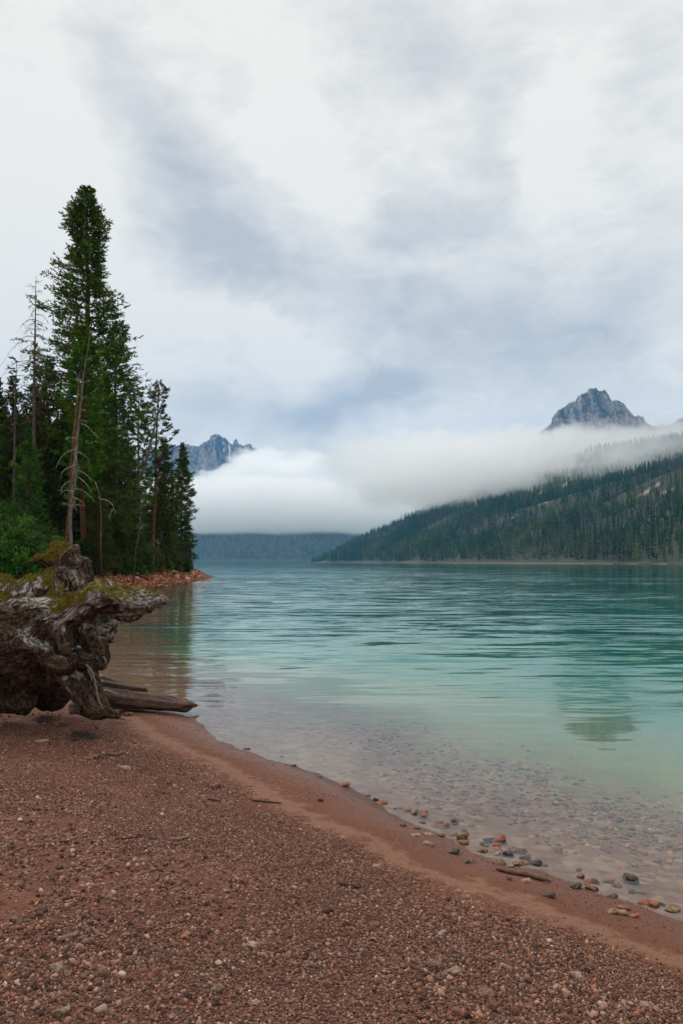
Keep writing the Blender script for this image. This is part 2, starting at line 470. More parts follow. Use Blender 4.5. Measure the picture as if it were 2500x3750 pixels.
bx.add([(x0, y0, z0), (x1, y0, z0), (x1, y1, z0), (x0, y1, z0), (x0, y0, 0), (x1, y0, 0), (x1, y1, 0), (x0, y1, 0)],
       [(0, 3, 2, 1), (4, 5, 6, 7), (0, 1, 5, 4), (1, 2, 6, 5), (2, 3, 7, 6), (3, 0, 4, 7)])
water = tag(obj('water', bx.mesh('water', False), mw), kind='structure')
# ================================================================ the wooded slope across the lake
SA = np.array((420.0, 130.0)); SB = np.array((-61.0, 2500.0))
SD = (SB - SA) / np.linalg.norm(SB - SA); SN = np.array((SD[1], -SD[0])); SL = np.linalg.norm(SB - SA)
def slope_xy(s, tt): return SA[None] + SD[None] * s[:, None] + SN[None] * tt[:, None]
def slope_h(s, tt):
    q = np.stack([s / 420, tt / 420, 0 * s], 1)
    wob = 5 * vnoise(np.stack([s / 160, 0 * s, 0 * s], 1), 4)
    te = tt - wob * np.exp(-tt / 80)
    grad = np.interp(s, [0, 900, 1500, 2000, 2500, 3200], [.36, .38, .43, .50, .50, .45])
    h = grad * te * (1 - te / 5200)
    h = h * np.where(s > SL, sstep(SL + 260 + 0.25 * te - s, 0, 260), 1)
    gul = ridged(np.stack([s / 260 + 0.3 * tt / 260, tt / 900, 0 * s], 1), 3, seed=31)
    h = h + np.clip(te / 260, 0, 1) * (26 * gul + 16 * fbm(q * 2.2, 3, seed=7))
    cap = np.interp(s, [600, 1000, 1700], [425, 450, 620]); h = cap * np.tanh(h / cap)
    return np.where(te < 0, te * 0.2, np.maximum(h, 0.006 * te) + 0.6 * sstep(te, 0, 6))
ns, nt = 420, 190
ss_ = np.linspace(-200, SL + 330, ns); tt_ = np.concatenate([[-14, -6, -2, 0, 2, 5, 9, 14], np.linspace(20, 1500, nt - 8)])
Sg, Tg = np.meshgrid(ss_, tt_, indexing='ij')
sxy = slope_xy(Sg.ravel(), Tg.ravel()); shh = slope_h(Sg.ravel(), Tg.ravel())
mh, t = material('hillside_soil')
P = t.pos(); z_ = t.xyz(P)[2]
nn = t.noise(P, 0.02, 4, 0.6); nf = t.noise(P, 0.2, 3, 0.6)
soil = t.mix(nf, srgb(46, 52, 34), srgb(78, 76, 54))
rockc = t.mix(nf, srgb(128, 118, 106), srgb(176, 164, 150))
soil = t.mix(t.attr('bare', 'Fac'), soil, rockc)
soil = t.mix(t.m('MULTIPLY', t.ss(z_, 0.75, 0.45), .45), soil, rockc)
surf(t, soil, 0.95)
# bare rock patches on the slope, seen as pale scars between the trees
SCARS = [(2108, 1760, 16), (2070, 1772, 18), (2058, 1790, 12), (2045, 1800, 10), (1983, 1805, 7), (1952, 1822, 10), (1926, 1846, 12), (1912, 1864, 15), (1735, 1850, 12), (1728, 1858, 8), (1990, 1840, 7),
         (2440, 1800, 8), (2395, 1782, 6), (2362, 1808, 8), (2315, 1862, 8), (1880, 1895, 6), (2130, 1745, 14)]
def hit_slope(px, py):
    a = (px - 1250) / F_PX; b = -(py - 1875) / F_PX
    dv = np.array((a, math.cos(PITCH) - b * math.sin(PITCH), math.sin(PITCH) + b * math.cos(PITCH)))
    k = np.arange(300, 4200, 4.0); Q = np.array((0, 0, CAM_H)) + dv * k[:, None]
    rel = Q[:, :2] - SA; s = rel @ SD; tt = rel @ SN
    hh = slope_h(s, tt)
    ok = np.where((Q[:, 2] < hh) & (tt > 0))[0]
    return (s[ok[0]], tt[ok[0]]) if len(ok) else None
scars = [(h_, r_) for h_, r_ in ((hit_slope(a, b), r_) for a, b, r_ in SCARS) if h_ is not None]
def bare(s, tt):
    f_ = np.zeros(len(s))
    for (c, r_) in scars:
        dd = np.hypot((s - c[0]) * 1.0, (tt - c[1]) * 0.6) / (r_ * 1.0) + 0.5 * vnoise(np.stack([s / 9, tt / 9, 0 * s], 1), 3)
        f_ = np.maximum(f_, 1 - sstep(dd, 0.6, 1.1))
    return f_
hill = obj('hillside', mesh_from('hillside', np.column_stack([sxy, shh]), grid_faces(ns, nt), attrs={'bare': bare(Sg.ravel(), Tg.ravel())}), mh)
tag(hill, kind='structure')

# far conifer prototypes ------------------------------------------------
def far_tree_mesh(n, rng, h=1.0, wid=0.17, dead=False, base=0.10):
    """a small conifer of height 1 made of drooping sprays"""
    u = rng.uniform(0, 1, n) ** 0.8
    z = base + (1 - base) * u
    r = wid * (1 - u) ** 0.75 * rng.uniform(0.25, 1.0, n) + 0.008
    th = rng.uniform(0, 2 * math.pi, n)
    P0 = np.stack([0.2 * r * np.cos(th), 0.2 * r * np.sin(th), z + 0.02], 1)
    Dv = unit(np.stack([np.cos(th), np.sin(th), rng.uniform(-0.7, 0.1, n)], 1))
    Lh = r * 1.15; Wd = (0.055 + 0.05 * (1 - u)) * (0.45 if dead else 1.0)
    V, Q = kites(P0, Dv, Lh, Wd, rng)
    V2, Q2, T2 = tube([(0, 0, -0.03), (0, 0, 0.55), (0, 0, 1.0)], [0.013, 0.008, 0.002], 4)
    return V, Q, V2, Q2

rngf = np.random.RandomState(5)
far_protos = [far_tree_mesh(64, rngf, wid=wd, base=b_) for wd, b_ in ((.17, .08), (.13, .15), (.15, .25), (.19, .05), (.12, .35))] + \
             [far_tree_mesh(34, rngf, wid=.12, dead=True, base=.2), far_tree_mesh(30, rngf, wid=.10, dead=True, base=.3)]
def rough_protos(n): return [far_tree_mesh(n, rngf, wid=wd, base=.1) for wd in (.17, .2, .14)]

def forest_mesh(name, XYZ, Hh, kinds, protos, cols, rng):
    """many trees of a far wood as one mesh, each with its own tint"""
    Vs, Qs, Cs, off = [], [], [], 0
    for k in range(len(protos)):
        m_ = kinds == k
        if not m_.any(): continue
        V, Q, V2, Q2 = protos[k]
        VV = np.vstack([V, V2]); QQ = np.vstack([Q, Q2 + len(V)])
        n = m_.sum(); th = rng.uniform(0, 6.28, n); c, s = np.cos(th), np.sin(th)
        sc = Hh[m_]; wsc = sc * rng.uniform(0.8, 1.25, n)
        X = (c[:, None] * VV[None, :, 0] - s[:, None] * VV[None, :, 1]) * wsc[:, None] + XYZ[m_, 0][:, None]
        Y = (s[:, None] * VV[None, :, 0] + c[:, None] * VV[None, :, 1]) * wsc[:, None] + XYZ[m_, 1][:, None]
        Z = VV[None, :, 2] * sc[:, None] + XYZ[m_, 2][:, None]
        Vs.append(np.stack([X, Y, Z], -1).reshape(-1, 3))
        Qs.append((QQ[None] + (np.arange(n) * len(VV))[:, None, None]).reshape(-1, 4) + off)
        jit = rng.uniform(0.8, 1.2, (n, len(VV), 1))
        Cs.append((cols[m_][:, None, :] * jit).reshape(-1, 3)); off += n * len(VV)
    return mesh_from(name, np.vstack(Vs), np.vstack(Qs), smooth=False, colors=np.vstack(Cs))

mf, t = material('far_foliage')
colr = t.attr('col')
db = t.node('ShaderNodeBsdfDiffuse', {'Color': colr}); tb = t.node('ShaderNodeBsdfTranslucent', {'Color': colr})
ms = t.node('ShaderNodeMixShader', {0: 0.25, 1: db.outputs[0], 2: tb.outputs[0]})
t.l.new(ms.outputs[0], t.out.inputs['Surface'])

def tree_tints(x, y, rng, deadp):
    n = len(x)
    g1 = np.array(srgb(66, 92, 34)); g2 = np.array(srgb(40, 66, 30)); g3 = np.array(srgb(122, 132, 38)); gd_ = np.array(srgb(112, 102, 104))
    a = rng.uniform(0, 1, (n, 1)); lum = rng.uniform(0.65, 1.35, (n, 1))
    c = g1 * a + g2 * (1 - a)
    yel = (sstep(vnoise(np.stack([x / 90, y / 90, 0 * x], 1), 8), 0.1, 0.7) * rng.uniform(0, 1, n))[:, None]
    c = c * (1 - 0.7 * yel) + g3 * 0.7 * yel
    c = c * lum
    return np.where(deadp[:, None], gd_ * lum * 0.8, c)

N = 36000
fs = rngf.uniform(-150, SL + 260, N * 2); ft = rngf.uniform(3, 1, N * 2) * 0
ft = 4 + 1480 * rngf.uniform(0, 1, N * 2) ** 1.1
fxy = slope_xy(fs, ft)
ok = (np.abs(fxy[:, 0]) < 0.50 * fxy[:, 1] + 40) & (fxy[:, 1] > 420)
fs, ft, fxy = fs[ok][:N], ft[ok][:N], fxy[ok][:N]
ok = rngf.uniform(0, 1, len(fs)) > 0.9 * bare(fs, ft)
fs, ft, fxy = fs[ok], ft[ok], fxy[ok]
fz = slope_h(fs, ft)
ok = fz > 0.4
fs, ft, fxy, fz = fs[ok], ft[ok], fxy[ok], fz[ok]
Hh = (9 + 18 * rngf.uniform(0, 1, len(fs)) ** 1.2) * (1 + .25 * vnoise(np.column_stack([fxy / 60, 0 * fz]), 27)) * np.where(rngf.uniform(0, 1, len(fs)) < .2, .6, 1)
deadf = sstep(vnoise(np.column_stack([fxy / 130, 0 * fz]), 21) + 0.35 * vnoise(np.column_stack([fxy / 30, 0 * fz]), 22), 0.0, 0.7)
isdead = rngf.uniform(0, 1, len(fs)) < 0.10 + 0.62 * deadf
kinds = np.where(isdead, rngf.randint(5, 7, len(fs)), rngf.randint(0, 5, len(fs)))
tint = tree_tints(fxy[:, 0], fxy[:, 1], rngf, isdead)
# the front rank, which shows largest, as trees of their own
inview = (fxy[:, 0] < 0.445 * fxy[:, 1]) & (fxy[:, 0] > -0.1 * fxy[:, 1]) & (ft < 26)
dist_ = np.where(inview, np.hypot(fxy[:, 0], fxy[:, 1]) / Hh, 1e9)
front = np.argsort(dist_)[:290]
mask = np.ones(len(fs), bool); mask[front] = False
wood = obj('forest', forest_mesh('forest', np.column_stack([fxy, fz])[mask], Hh[mask], kinds[mask], far_protos, tint[mask], rngf), mf)
tag(wood, 'dense dark green conifer forest covering the slope across the lake', 'forest', kind='stuff')

mf2, t = material('front_rank_foliage')
oi = t.node('ShaderNodeObjectInfo')
rr_ = oi.outputs['Random']
base = t.ramp(rr_, [(0.0, srgb(42, 64, 28)), (0.4, srgb(66, 90, 32)), (0.7, srgb(112, 124, 38)), (1.0, srgb(56, 82, 32))])
nz_ = t.noise(t.pos(), 0.9, 2)
base = t.mix(t.ss(nz_, .35, .65), base, t.mix(0.5, base, (0.01, 0.015, 0.01)))
db = t.node('ShaderNodeBsdfDiffuse', {'Color': base}); tb = t.node('ShaderNodeBsdfTranslucent', {'Color': base})
ms = t.node('ShaderNodeMixShader', {0: 0.25, 1: db.outputs[0], 2: tb.outputs[0]})
t.l.new(ms.outputs[0], t.out.inputs['Surface'])
mf3, t = material('dead_grey_wood_far'); surf(t, t.mix(t.noise(t.pos(), 1.5), srgb(92, 84, 84), srgb(136, 128, 126)), 0.9)
fproto = []
for k, (V, Q, V2, Q2) in enumerate(far_protos):
    r0 = thing('conifer' if k < 5 else 'dead_conifer', 'slim green conifer in the front rank of the far shore forest' if k < 5 else 'grey leafless dead conifer in the front rank of the far shore forest',
               'tree', group='conifers in the front rank across the lake' if k < 5 else 'dead conifers in the front rank across the lake')
    obj('crown', mesh_from('crown', V, Q, smooth=False), mf2 if k < 5 else mf3, r0)
    obj('trunk', mesh_from('trunk', V2, Q2), mf3, r0)
    fproto.append(r0)
used = set()
for i in front:
    k = int(kinds[i]); p = (float(fxy[i, 0]), float(fxy[i, 1]), float(fz[i])); rz = float(rngf.uniform(0, 6.28)); sc = float(Hh[i])
    if k not in used:
        used.add(k); o = fproto[k]; o.location = p; o.rotation_euler = (0, 0, rz); o.scale = (sc,) * 3
    else: copy_thing(fproto[k], p, rz, sc)
for k, o in enumerate(fproto):
    if k not in used:
        for c in list(o.children): bpy.data.objects.remove(c)
        bpy.data.objects.remove(o)

# ================================================================ low wooded ridge at the head of the lake
nx, ny = 260, 60
xx = np.linspace(-1500, 1400, nx); yy = 4430 + np.concatenate([[-10, 0, 6], np.linspace(20, 1300, ny - 3)])
Xr, Yr = np.meshgrid(xx, yy, indexing='ij')
def ridge_h(x, y):
    v_ = y - 4430
    h = 260 * sstep(v_, -60, 1000) ** 0.8 * 1.25
    h = h * (1 + 0.16 * fbm(np.stack([x / 500, y / 500, 0 * x], 1), 3, seed=3)) + np.clip(v_ / 80, 0, 1) * 7 * fbm(np.stack([x / 90, y / 90, 0 * x], 1), 3, seed=9)
    return np.where(v_ < 0, -2, h + 0.5)
ridge = obj('far_hill', mesh_from('far_hill', np.column_stack([Xr.ravel(), Yr.ravel(), ridge_h(Xr.ravel(), Yr.ravel())]), grid_faces(nx, ny)), mh)
for p_ in ridge.data.attributes: pass
tag(ridge, kind='structure')
N2 = 16000
rx = rngf.uniform(-1150, 900, N2); ry = 4436 + 1000 * rngf.uniform(0, 1, N2) ** 1.1
rz_ = ridge_h(rx, ry); Hr = rngf.uniform(14, 30, N2)
pr = rough_protos(16)
fw = obj('forest', forest_mesh('forest', np.column_stack([rx, ry, rz_]), Hr, rngf.randint(0, 3, N2), pr, .4 * tree_tints(rx, ry, rngf, rngf.uniform(0, 1, N2) < .03), rngf), mf)
tag(fw, 'blue hazed forest on the low ridge at the far end of the lake', 'forest', kind='stuff')

# ================================================================ rock peaks
def peak(name, outline, D, depth, slope, seed, nx=520, ny=170, spur=60.0, jag=9.0, base=250.0, ext=0.0):
    pts = np.array([place(a, b, D=D) for a, b in outline])
    xs, zs = pts[:, 0], pts[:, 2]
    x = np.linspace(xs[0], xs[-1], nx)
    sg = np.linspace(-1, 1, ny); v_ = np.sign(sg) * np.abs(sg) ** 1.5 * depth
    X, Vv = np.meshgrid(x, v_, indexing='ij'); X = X.ravel(); Vv = Vv.ravel()
    ridge_y = 0.35 * spur * fbm(np.stack([X / 300, 0 * X, 0 * X], 1), 3, seed=seed)
    dv = np.abs(Vv - ridge_y * 0)
    q = np.stack([X / 190, Vv / 330, 0 * X], 1)
    warp = fbm(q * 1.3, 3, seed=seed + 3)
    Z = np.interp(X + 10 * warp * sstep(dv, 0, 60), xs, zs)
    fall = slope * dv * (1 + 0.25 * warp)
    but = ridged(np.stack([X / 120 + 0.5 * warp, Vv / 520, 0 * X], 1), 5, 0.6, seed=seed + 5)
    but2 = ridged(np.stack([X / 38, Vv / 90, Z / 90], 1), 4, 0.6, seed=seed + 8)
    k = sstep(dv, 0, 130)
    Z = Z - fall + k * (spur * 1.3 * (but - .55)) + (0.25 + 0.75 * sstep(dv, 0, 40)) * jag * 2.2 * (but2 - .2)
    Z = Z + jag * 0.7 * np.maximum(0, ridged(np.stack([X / 15, Vv / 22, 0 * X], 1), 3, 0.6, seed=seed + 11))
    Z = Z - jag
    Yv = D + Vv + ridge_y + 0.35 * spur * but * k
    Z = np.maximum(Z, base - 200)
    rib_shade = np.clip(.5 + .35 * but + .35 * but2, 0, 1)  # relief shading painted into the rock colour: dark gullies, pale ribs
    return mesh_from(name, np.column_stack([X, Yv, Z]), grid_faces(nx, ny), smooth=False, attrs={'rib_shade': rib_shade})
mr, t = material('mountain_rock')
P = t.pos(); gn = t.node('ShaderNodeNewGeometry').outputs['Normal']
nzz = t.xyz(gn)[2]
n1 = t.noise(t.v('MULTIPLY', P, (1, 1, 0.45)), 0.018, 5, 0.65, 0.6); n2 = t.noise(P, 0.045, 6, 0.66)
n2c = t.m('ADD', t.m('MULTIPLY', n2, .6), t.m('MULTIPLY', t.attr('rib_shade', 'Fac'), .36))
rc = t.ramp(n2c, [(0.36, srgb(38, 46, 58)), (0.5, srgb(92, 97, 105)), (0.62, srgb(178, 171, 166))])
pink = t.ramp(n2c, [(0.36, srgb(84, 66, 62)), (0.62, srgb(206, 170, 154))])
rc = t.mix(t.m('MULTIPLY', t.ss(n1, 0.5, 0.66), .7), rc, pink)
talus = t.mix(n2, srgb(120, 108, 98), srgb(176, 160, 146))
rc = t.mix(t.ss(nzz, 0.68, 0.9), rc, talus)
veg = t.mix(n2, srgb(52, 66, 52), srgb(84, 92, 70))
rc = t.mix(t.m('MULTIPLY', t.ss(nzz, 0.5, 0.8), t.ss(t.noise(P, 0.03, 4, 0.6), 0.5, 0.6)), rc, veg)
bpm = t.node('ShaderNodeBump', {'Height': n2, 'Strength': 1.0, 'Distance': 25.0})
surf(t, rc, 0.95, bpm.outputs[0], 0.1)
right_outline = [(1900, 1830), (1960, 1640), (1975, 1575), (1991, 1554), (2004, 1543), (2019, 1538), (2026, 1513), (2047, 1485), (2080, 1467), (2103, 1459), (2121, 1437), (2134, 1424),
                 (2154, 1419), (2163, 1405), (2172, 1406), (2185, 1416), (2200, 1416), (2215, 1414), (2226, 1418), (2241, 1449), (2250, 1452), (2261, 1446), (2282, 1452), (2300, 1478), (2312, 1495), (2333, 1508),
                 (2353, 1513), (2379, 1539), (2414, 1546), (2465, 1541), (2486, 1523), (2500, 1513), (2530, 1500), (2580, 1540), (2700, 1620), (2900, 1750)]
pk = obj('mountain', peak('mountain', right_outline, 4000, 560, 1.45, 41, jag=21, spur=95), mr); tag(pk, kind='structure')
left_outline = [(380, 1760), (480, 1700), (560, 1640), (625, 1628), (671, 1622), (707, 1625), (727, 1627), (745, 1610), (763, 1599), (776, 1584), (786, 1579), (800, 1579), (809, 1587), (824, 1597), (840, 1615), (852, 1619),
                (857, 1600), (866, 1598), (873, 1616), (891, 1622), (916, 1618), (926, 1630), (939, 1635), (957, 1661), (983, 1676), (998, 1676), (1008, 1692), (1050, 1722), (1090, 1730), (1115, 1722), (1136, 1737), (1200, 1780), (1350, 1850)]
pl_ = obj('mountain', peak('mountain', left_outline, 6000, 800, 1.4, 71, jag=20, spur=110, nx=640), mr); tag(pl_, kind='structure')
# snow left in the couloirs of the left peak
msn, t = material('old_snow'); surf(t, (0.8, 0.82, 0.85), 0.7)
dg = bpy.context.evaluated_depsgraph_get()
def snow(pxs):
    A = Acc(); n = len(pxs)
    L, Rr = [], []
    for (a, b, wd) in pxs:
        for sgn, dst in ((-1, L), (1, Rr)):
            o_ = Vector((0, 0, CAM_H)); tgt = Vector(place(a + sgn * wd, b, D=6000.0)); dr = (tgt - o_).normalized()
            hit, loc, nr, _ = pl_.ray_cast(o_, dr)
            dst.append(np.array(loc - dr * 4.0) if hit else None)
    ok_ = [i for i in range(n) if L[i] is not None and Rr[i] is not None]
    V = []; 
    for i in ok_: V += [L[i], (L[i] + Rr[i]) / 2 + np.array((0, -3, 3)), Rr[i]]
    Q = []
    for k in range(len(ok_) - 1):
        for j in range(2): Q.append((3 * k + j, 3 * k + j + 1, 3 * k + 4 + j, 3 * k + 3 + j))
    return mesh_from('snow', np.array(V), np.array(Q))
for strip in ([(838, 1628, 2), (840, 1640, 3), (842, 1650, 4), (841, 1660, 2), (839, 1668, 2.5), (842, 1676, 4), (838, 1684, 2)], [(838, 1700, 1.5), (839, 1712, 2), (840, 1724, 1.5)],
              [(816, 1618, 1.5), (818, 1624, 2), (820, 1629, 1)], [(820, 1642, 1.5), (819, 1648, 2), (822, 1655, 1.5)]):
    tag(obj('snow', snow(strip), msn), kind='structure')
# ================================================================ the wood on the near point
def foliage_mat(name, dark, lightc, yellow, scale=0.6):
    m_, t = material(name)
    P = t.pos(); c = t.attr('col')
    r_, g_, b_ = t.xyz(c)                        # r: random per spray, g: age of the shoot
    oi = t.node('ShaderNodeObjectInfo').outputs['Random']
    n_ = t.noise(P, scale, 3, 0.6)
    k = t.m('ADD', t.m('MULTIPLY', r_, 0.55), t.m('MULTIPLY', n_, 0.6))
    base = t.mix(t.ss(k, 0.3, 0.85), srgb(*dark), srgb(*lightc))
    base = t.mix(t.m('MULTIPLY', t.ss(t.noise(P, 0.35, 2), 0.5, 0.7), t.m('MULTIPLY', g_, 0.8)), base, srgb(*yellow))
    base = t.mix(t.m('MULTIPLY', oi, 0.25), base, t.mix(0.5, base, srgb(20, 30, 14)))
    d_ = t.node('ShaderNodeBsdfPrincipled', {'Base Color': base, 'Roughness': 0.65, 'Specular IOR Level': 0.25})
    tb_ = t.node('ShaderNodeBsdfTranslucent', {'Color': t.mix(0.5, base, srgb(*yellow))})
    ms_ = t.node('ShaderNodeMixShader', {0: 0.22, 1: d_.outputs[0], 2: tb_.outputs[0]})
    t.l.new(ms_.outputs[0], t.out.inputs['Surface'])
    return m_
M_spruce = foliage_mat('spruce_needles', (30, 58, 14), (72, 108, 26), (122, 116, 26))
M_pine = foliage_mat('pine_needles', (36, 74, 12), (84, 136, 24), (122, 132, 30))
M_dark = foliage_mat('shaded_needles', (28, 50, 16), (62, 88, 26), (104, 88, 28))
M_bush = foliage_mat('bush_leaves', (26, 62, 18), (62, 118, 32), (104, 124, 34), 1.1)
M_bush2 = foliage_mat('olive_leaves', (44, 58, 22), (88, 104, 40), (128, 124, 50), 1.1)
def bark_mat(name, a, b, sc=3.0):
    m_, t = material(name); P = t.pos()
    q = t.v('MULTIPLY', P, (6, 6, 1.2))
    n_ = t.noise(q, sc, 4, 0.65); n2_ = t.noise(P, 1.3, 2)
    c_ = t.mix(t.ss(n_, 0.35, 0.65), srgb(*a), srgb(*b))
    c_ = t.mix(t.m('MULTIPLY', t.ss(n2_, 0.5, 0.7), 0.5), c_, srgb(*[int(k * 0.7) for k in a]))
    bpn = t.node('ShaderNodeBump', {'Height': n_, 'Strength': 0.8, 'Distance': 0.03})
    surf(t, c_, 0.9, bpn.outputs[0], 0.15)
    return m_
M_bark = bark_mat('brown_bark', (62, 46, 36), (110, 86, 68))
M_redbark = bark_mat('red_bark', (74, 46, 32), (128, 88, 62))
M_grey = bark_mat('weathered_grey_wood', (78, 66, 60), (136, 124, 114))
M_twig = bark_mat('dark_dead_twigs', (66, 54, 50), (104, 90, 84))
M_white = bark_mat('bleached_branch', (128, 122, 112), (196, 192, 182))

def conifer(seed, H, prof, nb=300, base=0.12, nt=9, nk=6, droop=0.25, tuft=0.5, blade=(0.16, 0.05), tipc=0.15, lean=(0, 0), r0=None, updir=0.35):
    """trunk with limbs, and the needle sprays on them; prof(u) = crown half width in metres at relative height u"""
    rng = np.random.RandomState(seed)
    u = base + (0.985 - base) * (np.arange(nb) + rng.uniform(0, 1, nb)) / nb
    th = np.arange(nb) * 2.399963 + rng.normal(0, 0.5, nb)
    clump = 1 + 0.58 * vnoise(np.stack([u * 22, np.cos(th) * 1.2, np.sin(th) * 1.2 + seed], 1), seed)
    L = np.array([prof(k) for k in u]) * rng.uniform(0.62, 1.12, nb) * clump
    L = np.maximum(L, 0.06)
    elv = updir * u ** 1.2 * 1.5 - droop * (1 - u)          # limbs rise near the top and sag below
    D0 = np.stack([np.cos(th) * np.cos(elv), np.sin(th) * np.cos(elv), np.sin(elv)], 1)
    z = u * H
    wob = lambda zz: np.stack([lean[0] * zz / H + 0.05 * np.sin(zz * 0.7 + seed), lean[1] * zz / H + 0.05 * np.cos(zz * 0.6), zz], -1)
    B0 = wob(z)
    tr = Acc(); r0 = r0 or H * 0.012
    zz = np.linspace(-0.4, H * 0.99, 26)
    tr.tube(wob(zz), r0 * (1 - np.clip(zz / H, 0, 1)) ** 0.8 + 0.012, 9, 0.06, seed)
    sel = np.arange(nb) if nb < 130 else rng.permutation(nb)[:max(90, nb // 2)]
    for i in sel:
        tt = np.array([0, .35, .7, 1.0])[:, None]
        pts = B0[i] + D0[i] * L[i] * tt + np.array((0, 0, 1)) * (L[i] * (-0.18 * tt + 0.24 * tt ** 2))
        tr.tube(pts, np.array([.022, .014, .009, .004]) * (0.6 + L[i] * 0.35), 3)
    # sprays
    ti = rng.uniform(tipc, 1.0, (nb, nt)) ** 0.8
    base_p = B0[:, None] + D0[:, None] * (L[:, None] * ti)[..., None]
    base_p[..., 2] += L[:, None] * (-0.18 * ti + 0.24 * ti ** 2)
    side = np.stack([-np.sin(th), np.cos(th), 0 * th], 1)
    sg = rng.choice([-1, 1], (nb, nt)) * rng.uniform(0.3, 1.0, (nb, nt))
    Td = unit(D0[:, None] * 0.8 + side[:, None] * sg[..., None] + np.stack([0 * ti, 0 * ti, rng.uniform(-0.25, 0.35, ti.shape)], -1))
    TL = (tuft * (0.45 + 0.75 * rng.uniform(0, 1, ti.shape)) * np.clip(L[:, None], 0.3, 1.6) ** 0.5) * (1.15 - 0.55 * ti) * np.clip(L[:, None] / .9, .3, 1)
    kt = rng.uniform(0.0, 1.0, (nb, nt, nk))
    KP = base_p[:, :, None] + Td[:, :, None] * (TL[..., None] * kt)[..., None] + rng.normal(0, 0.02, (nb, nt, nk, 3))
    KD = unit(Td[:, :, None] * 0.9 + rng.normal(0, 0.42, (nb, nt, nk, 3)) + np.array((0, 0, 0.12)))
    n = nb * nt * nk
    bl_ = np.repeat(np.clip(L / .9, .4, 1), nt * nk)
    V, Q = kites(KP.reshape(n, 3), KD.reshape(n, 3), blade[0] * bl_ * rng.uniform(.7, 1.5, n), blade[1] * rng.uniform(.7, 1.4, n), rng)
    cr = np.repeat(rng.uniform(0, 1, nb * nt), nk); age = np.repeat(rng.uniform(0, 1, nb), nt * nk)
    c3 = np.stack([cr, age, 0 * cr], 1)
    return tr, mesh_from('crown', V, Q, smooth=False, colors=np.repeat(c3, 4, 0))

def live_tree(name, label, x, y, parts, mats, rotz=0.0, group=None, cat='tree', z=None):
    o = thing(name, label, cat, (x, y, gz(x, y) - 0.05 if z is None else z), rotz, group)
    tr, crown = parts
    obj('trunk', tr.mesh('trunk'), mats[1], o); obj('crown', crown, mats[0], o)
    return o

def at(px, D):                                # lateral place of a picture column at depth D
    return (px - 1250) / F_PX * D
def hgt(py, D): return place(0, py, D=D)[2]

def prof_pts(pts):                            # crown half width from (relative height, metres)
    a = np.array(pts); return lambda u: float(np.interp(u, a[:, 0], a[:, 1]))

# the tall spruce
D = 62.0; H = hgt(655, D) - 1.6; k = D / F_PX
live_tree('spruce_tree', 'tallest spruce on the point, dense and dark with a blunt rounded top', at(322, D), D,
          conifer(11, H, prof_pts([(0, 3.6), (.3, 4.4), (.5, 4.2), (.62, 3.7), (.72, 2.3), (.83, 1.5), (.86, 1.6), (.93, .85), (.965, .75), (.985, .5), (1, .15)]), nb=760, nt=11, nk=8, droop=0.3, tuft=0.62, blade=(0.24, 0.085), r0=.42, lean=(-.62, 0)), (M_spruce, M_bark))
# brighter pine in front of it
D = 57.0; H = hgt(1165, D) - 1.4
live_tree('pine_tree', 'bright green pine standing close in front of the tallest spruce', at(305, D), D,
          conifer(12, H, prof_pts([(0, .8), (.3, 1.2), (.6, 1.5), (.85, 1.1), (.95, .65), (1, .15)]), nb=260, nt=11, nk=8, base=.3, tuft=.55, blade=(0.23, 0.08), r0=.2, lean=(-.35, 0)), (M_pine, M_redbark))
D = 66.0; H = hgt(1140, D) - 1.6
live_tree('spruce_tree', 'dark spruce on the lake side of the tallest spruce, with a reddish pointed tip', at(428, D), D,
          conifer(13, H, prof_pts([(0, 2.6), (.4, 2.3), (.7, 1.55), (.85, 1.15), (.93, .7), (1, .15)]), nb=420, nt=10, nk=7, tuft=.55, blade=(0.22, 0.075), droop=.35, r0=.25, lean=(-.4, 0)), (M_spruce, M_bark))
D = 74.0; H = hgt(1395, D) - 1.6
live_tree('pine_tree', 'slender sparse pine with a bare lower trunk, second from the snag leaning over it', at(502, D), D,
          conifer(14, H, prof_pts([(0, .8), (.4, 1.3), (.7, 1.5), (.88, .9), (1, .25)]), nb=120, nt=8, nk=9, base=.35, tuft=.5, blade=(0.22, 0.075), tipc=.55, droop=.1, updir=.5, r0=.17), (M_pine, M_redbark))
D = 76.0; H = hgt(1372, D) - 1.5
live_tree('pine_tree', 'slender open pine with upswept tufted branches and an airy pointed top', at(560, D), D,
          conifer(15, H, prof_pts([(0, 1.0), (.4, 1.6), (.7, 1.75), (.88, 1.0), (.95, .5), (1, .2)]), nb=150, nt=8, nk=9, base=.3, tuft=.5, blade=(0.22, 0.075), tipc=.5, droop=.1, lean=(.35, 0), updir=.45, r0=.2), (M_dark, M_redbark))
D = 79.0; H = hgt(1590, D) - 1.5
live_tree('spruce_tree', 'middling dark spruce behind the leaning grey snag near the end of the wood', at(598, D), D,
          conifer(16, H, prof_pts([(0, 2.3), (.4, 1.8), (.75, 1.0), (1, .15)]), nb=260, nt=9, nk=7, tuft=.5, blade=(0.22, 0.075), r0=.2), (M_dark, M_bark))
D = 87.0; H = hgt(1690, D) - 1.3
live_tree('pine_tree', 'thin young pine beside the last spruce of the wood', at(628, D), D,
          conifer(17, H, prof_pts([(0, .6), (.4, .8), (.8, .5), (1, .15)]), nb=100, nt=7, nk=7, tuft=.4, blade=(0.2, 0.07), r0=.1), (M_pine, M_bark))
D = 91.0; H = hgt(1606, D) - 1.2
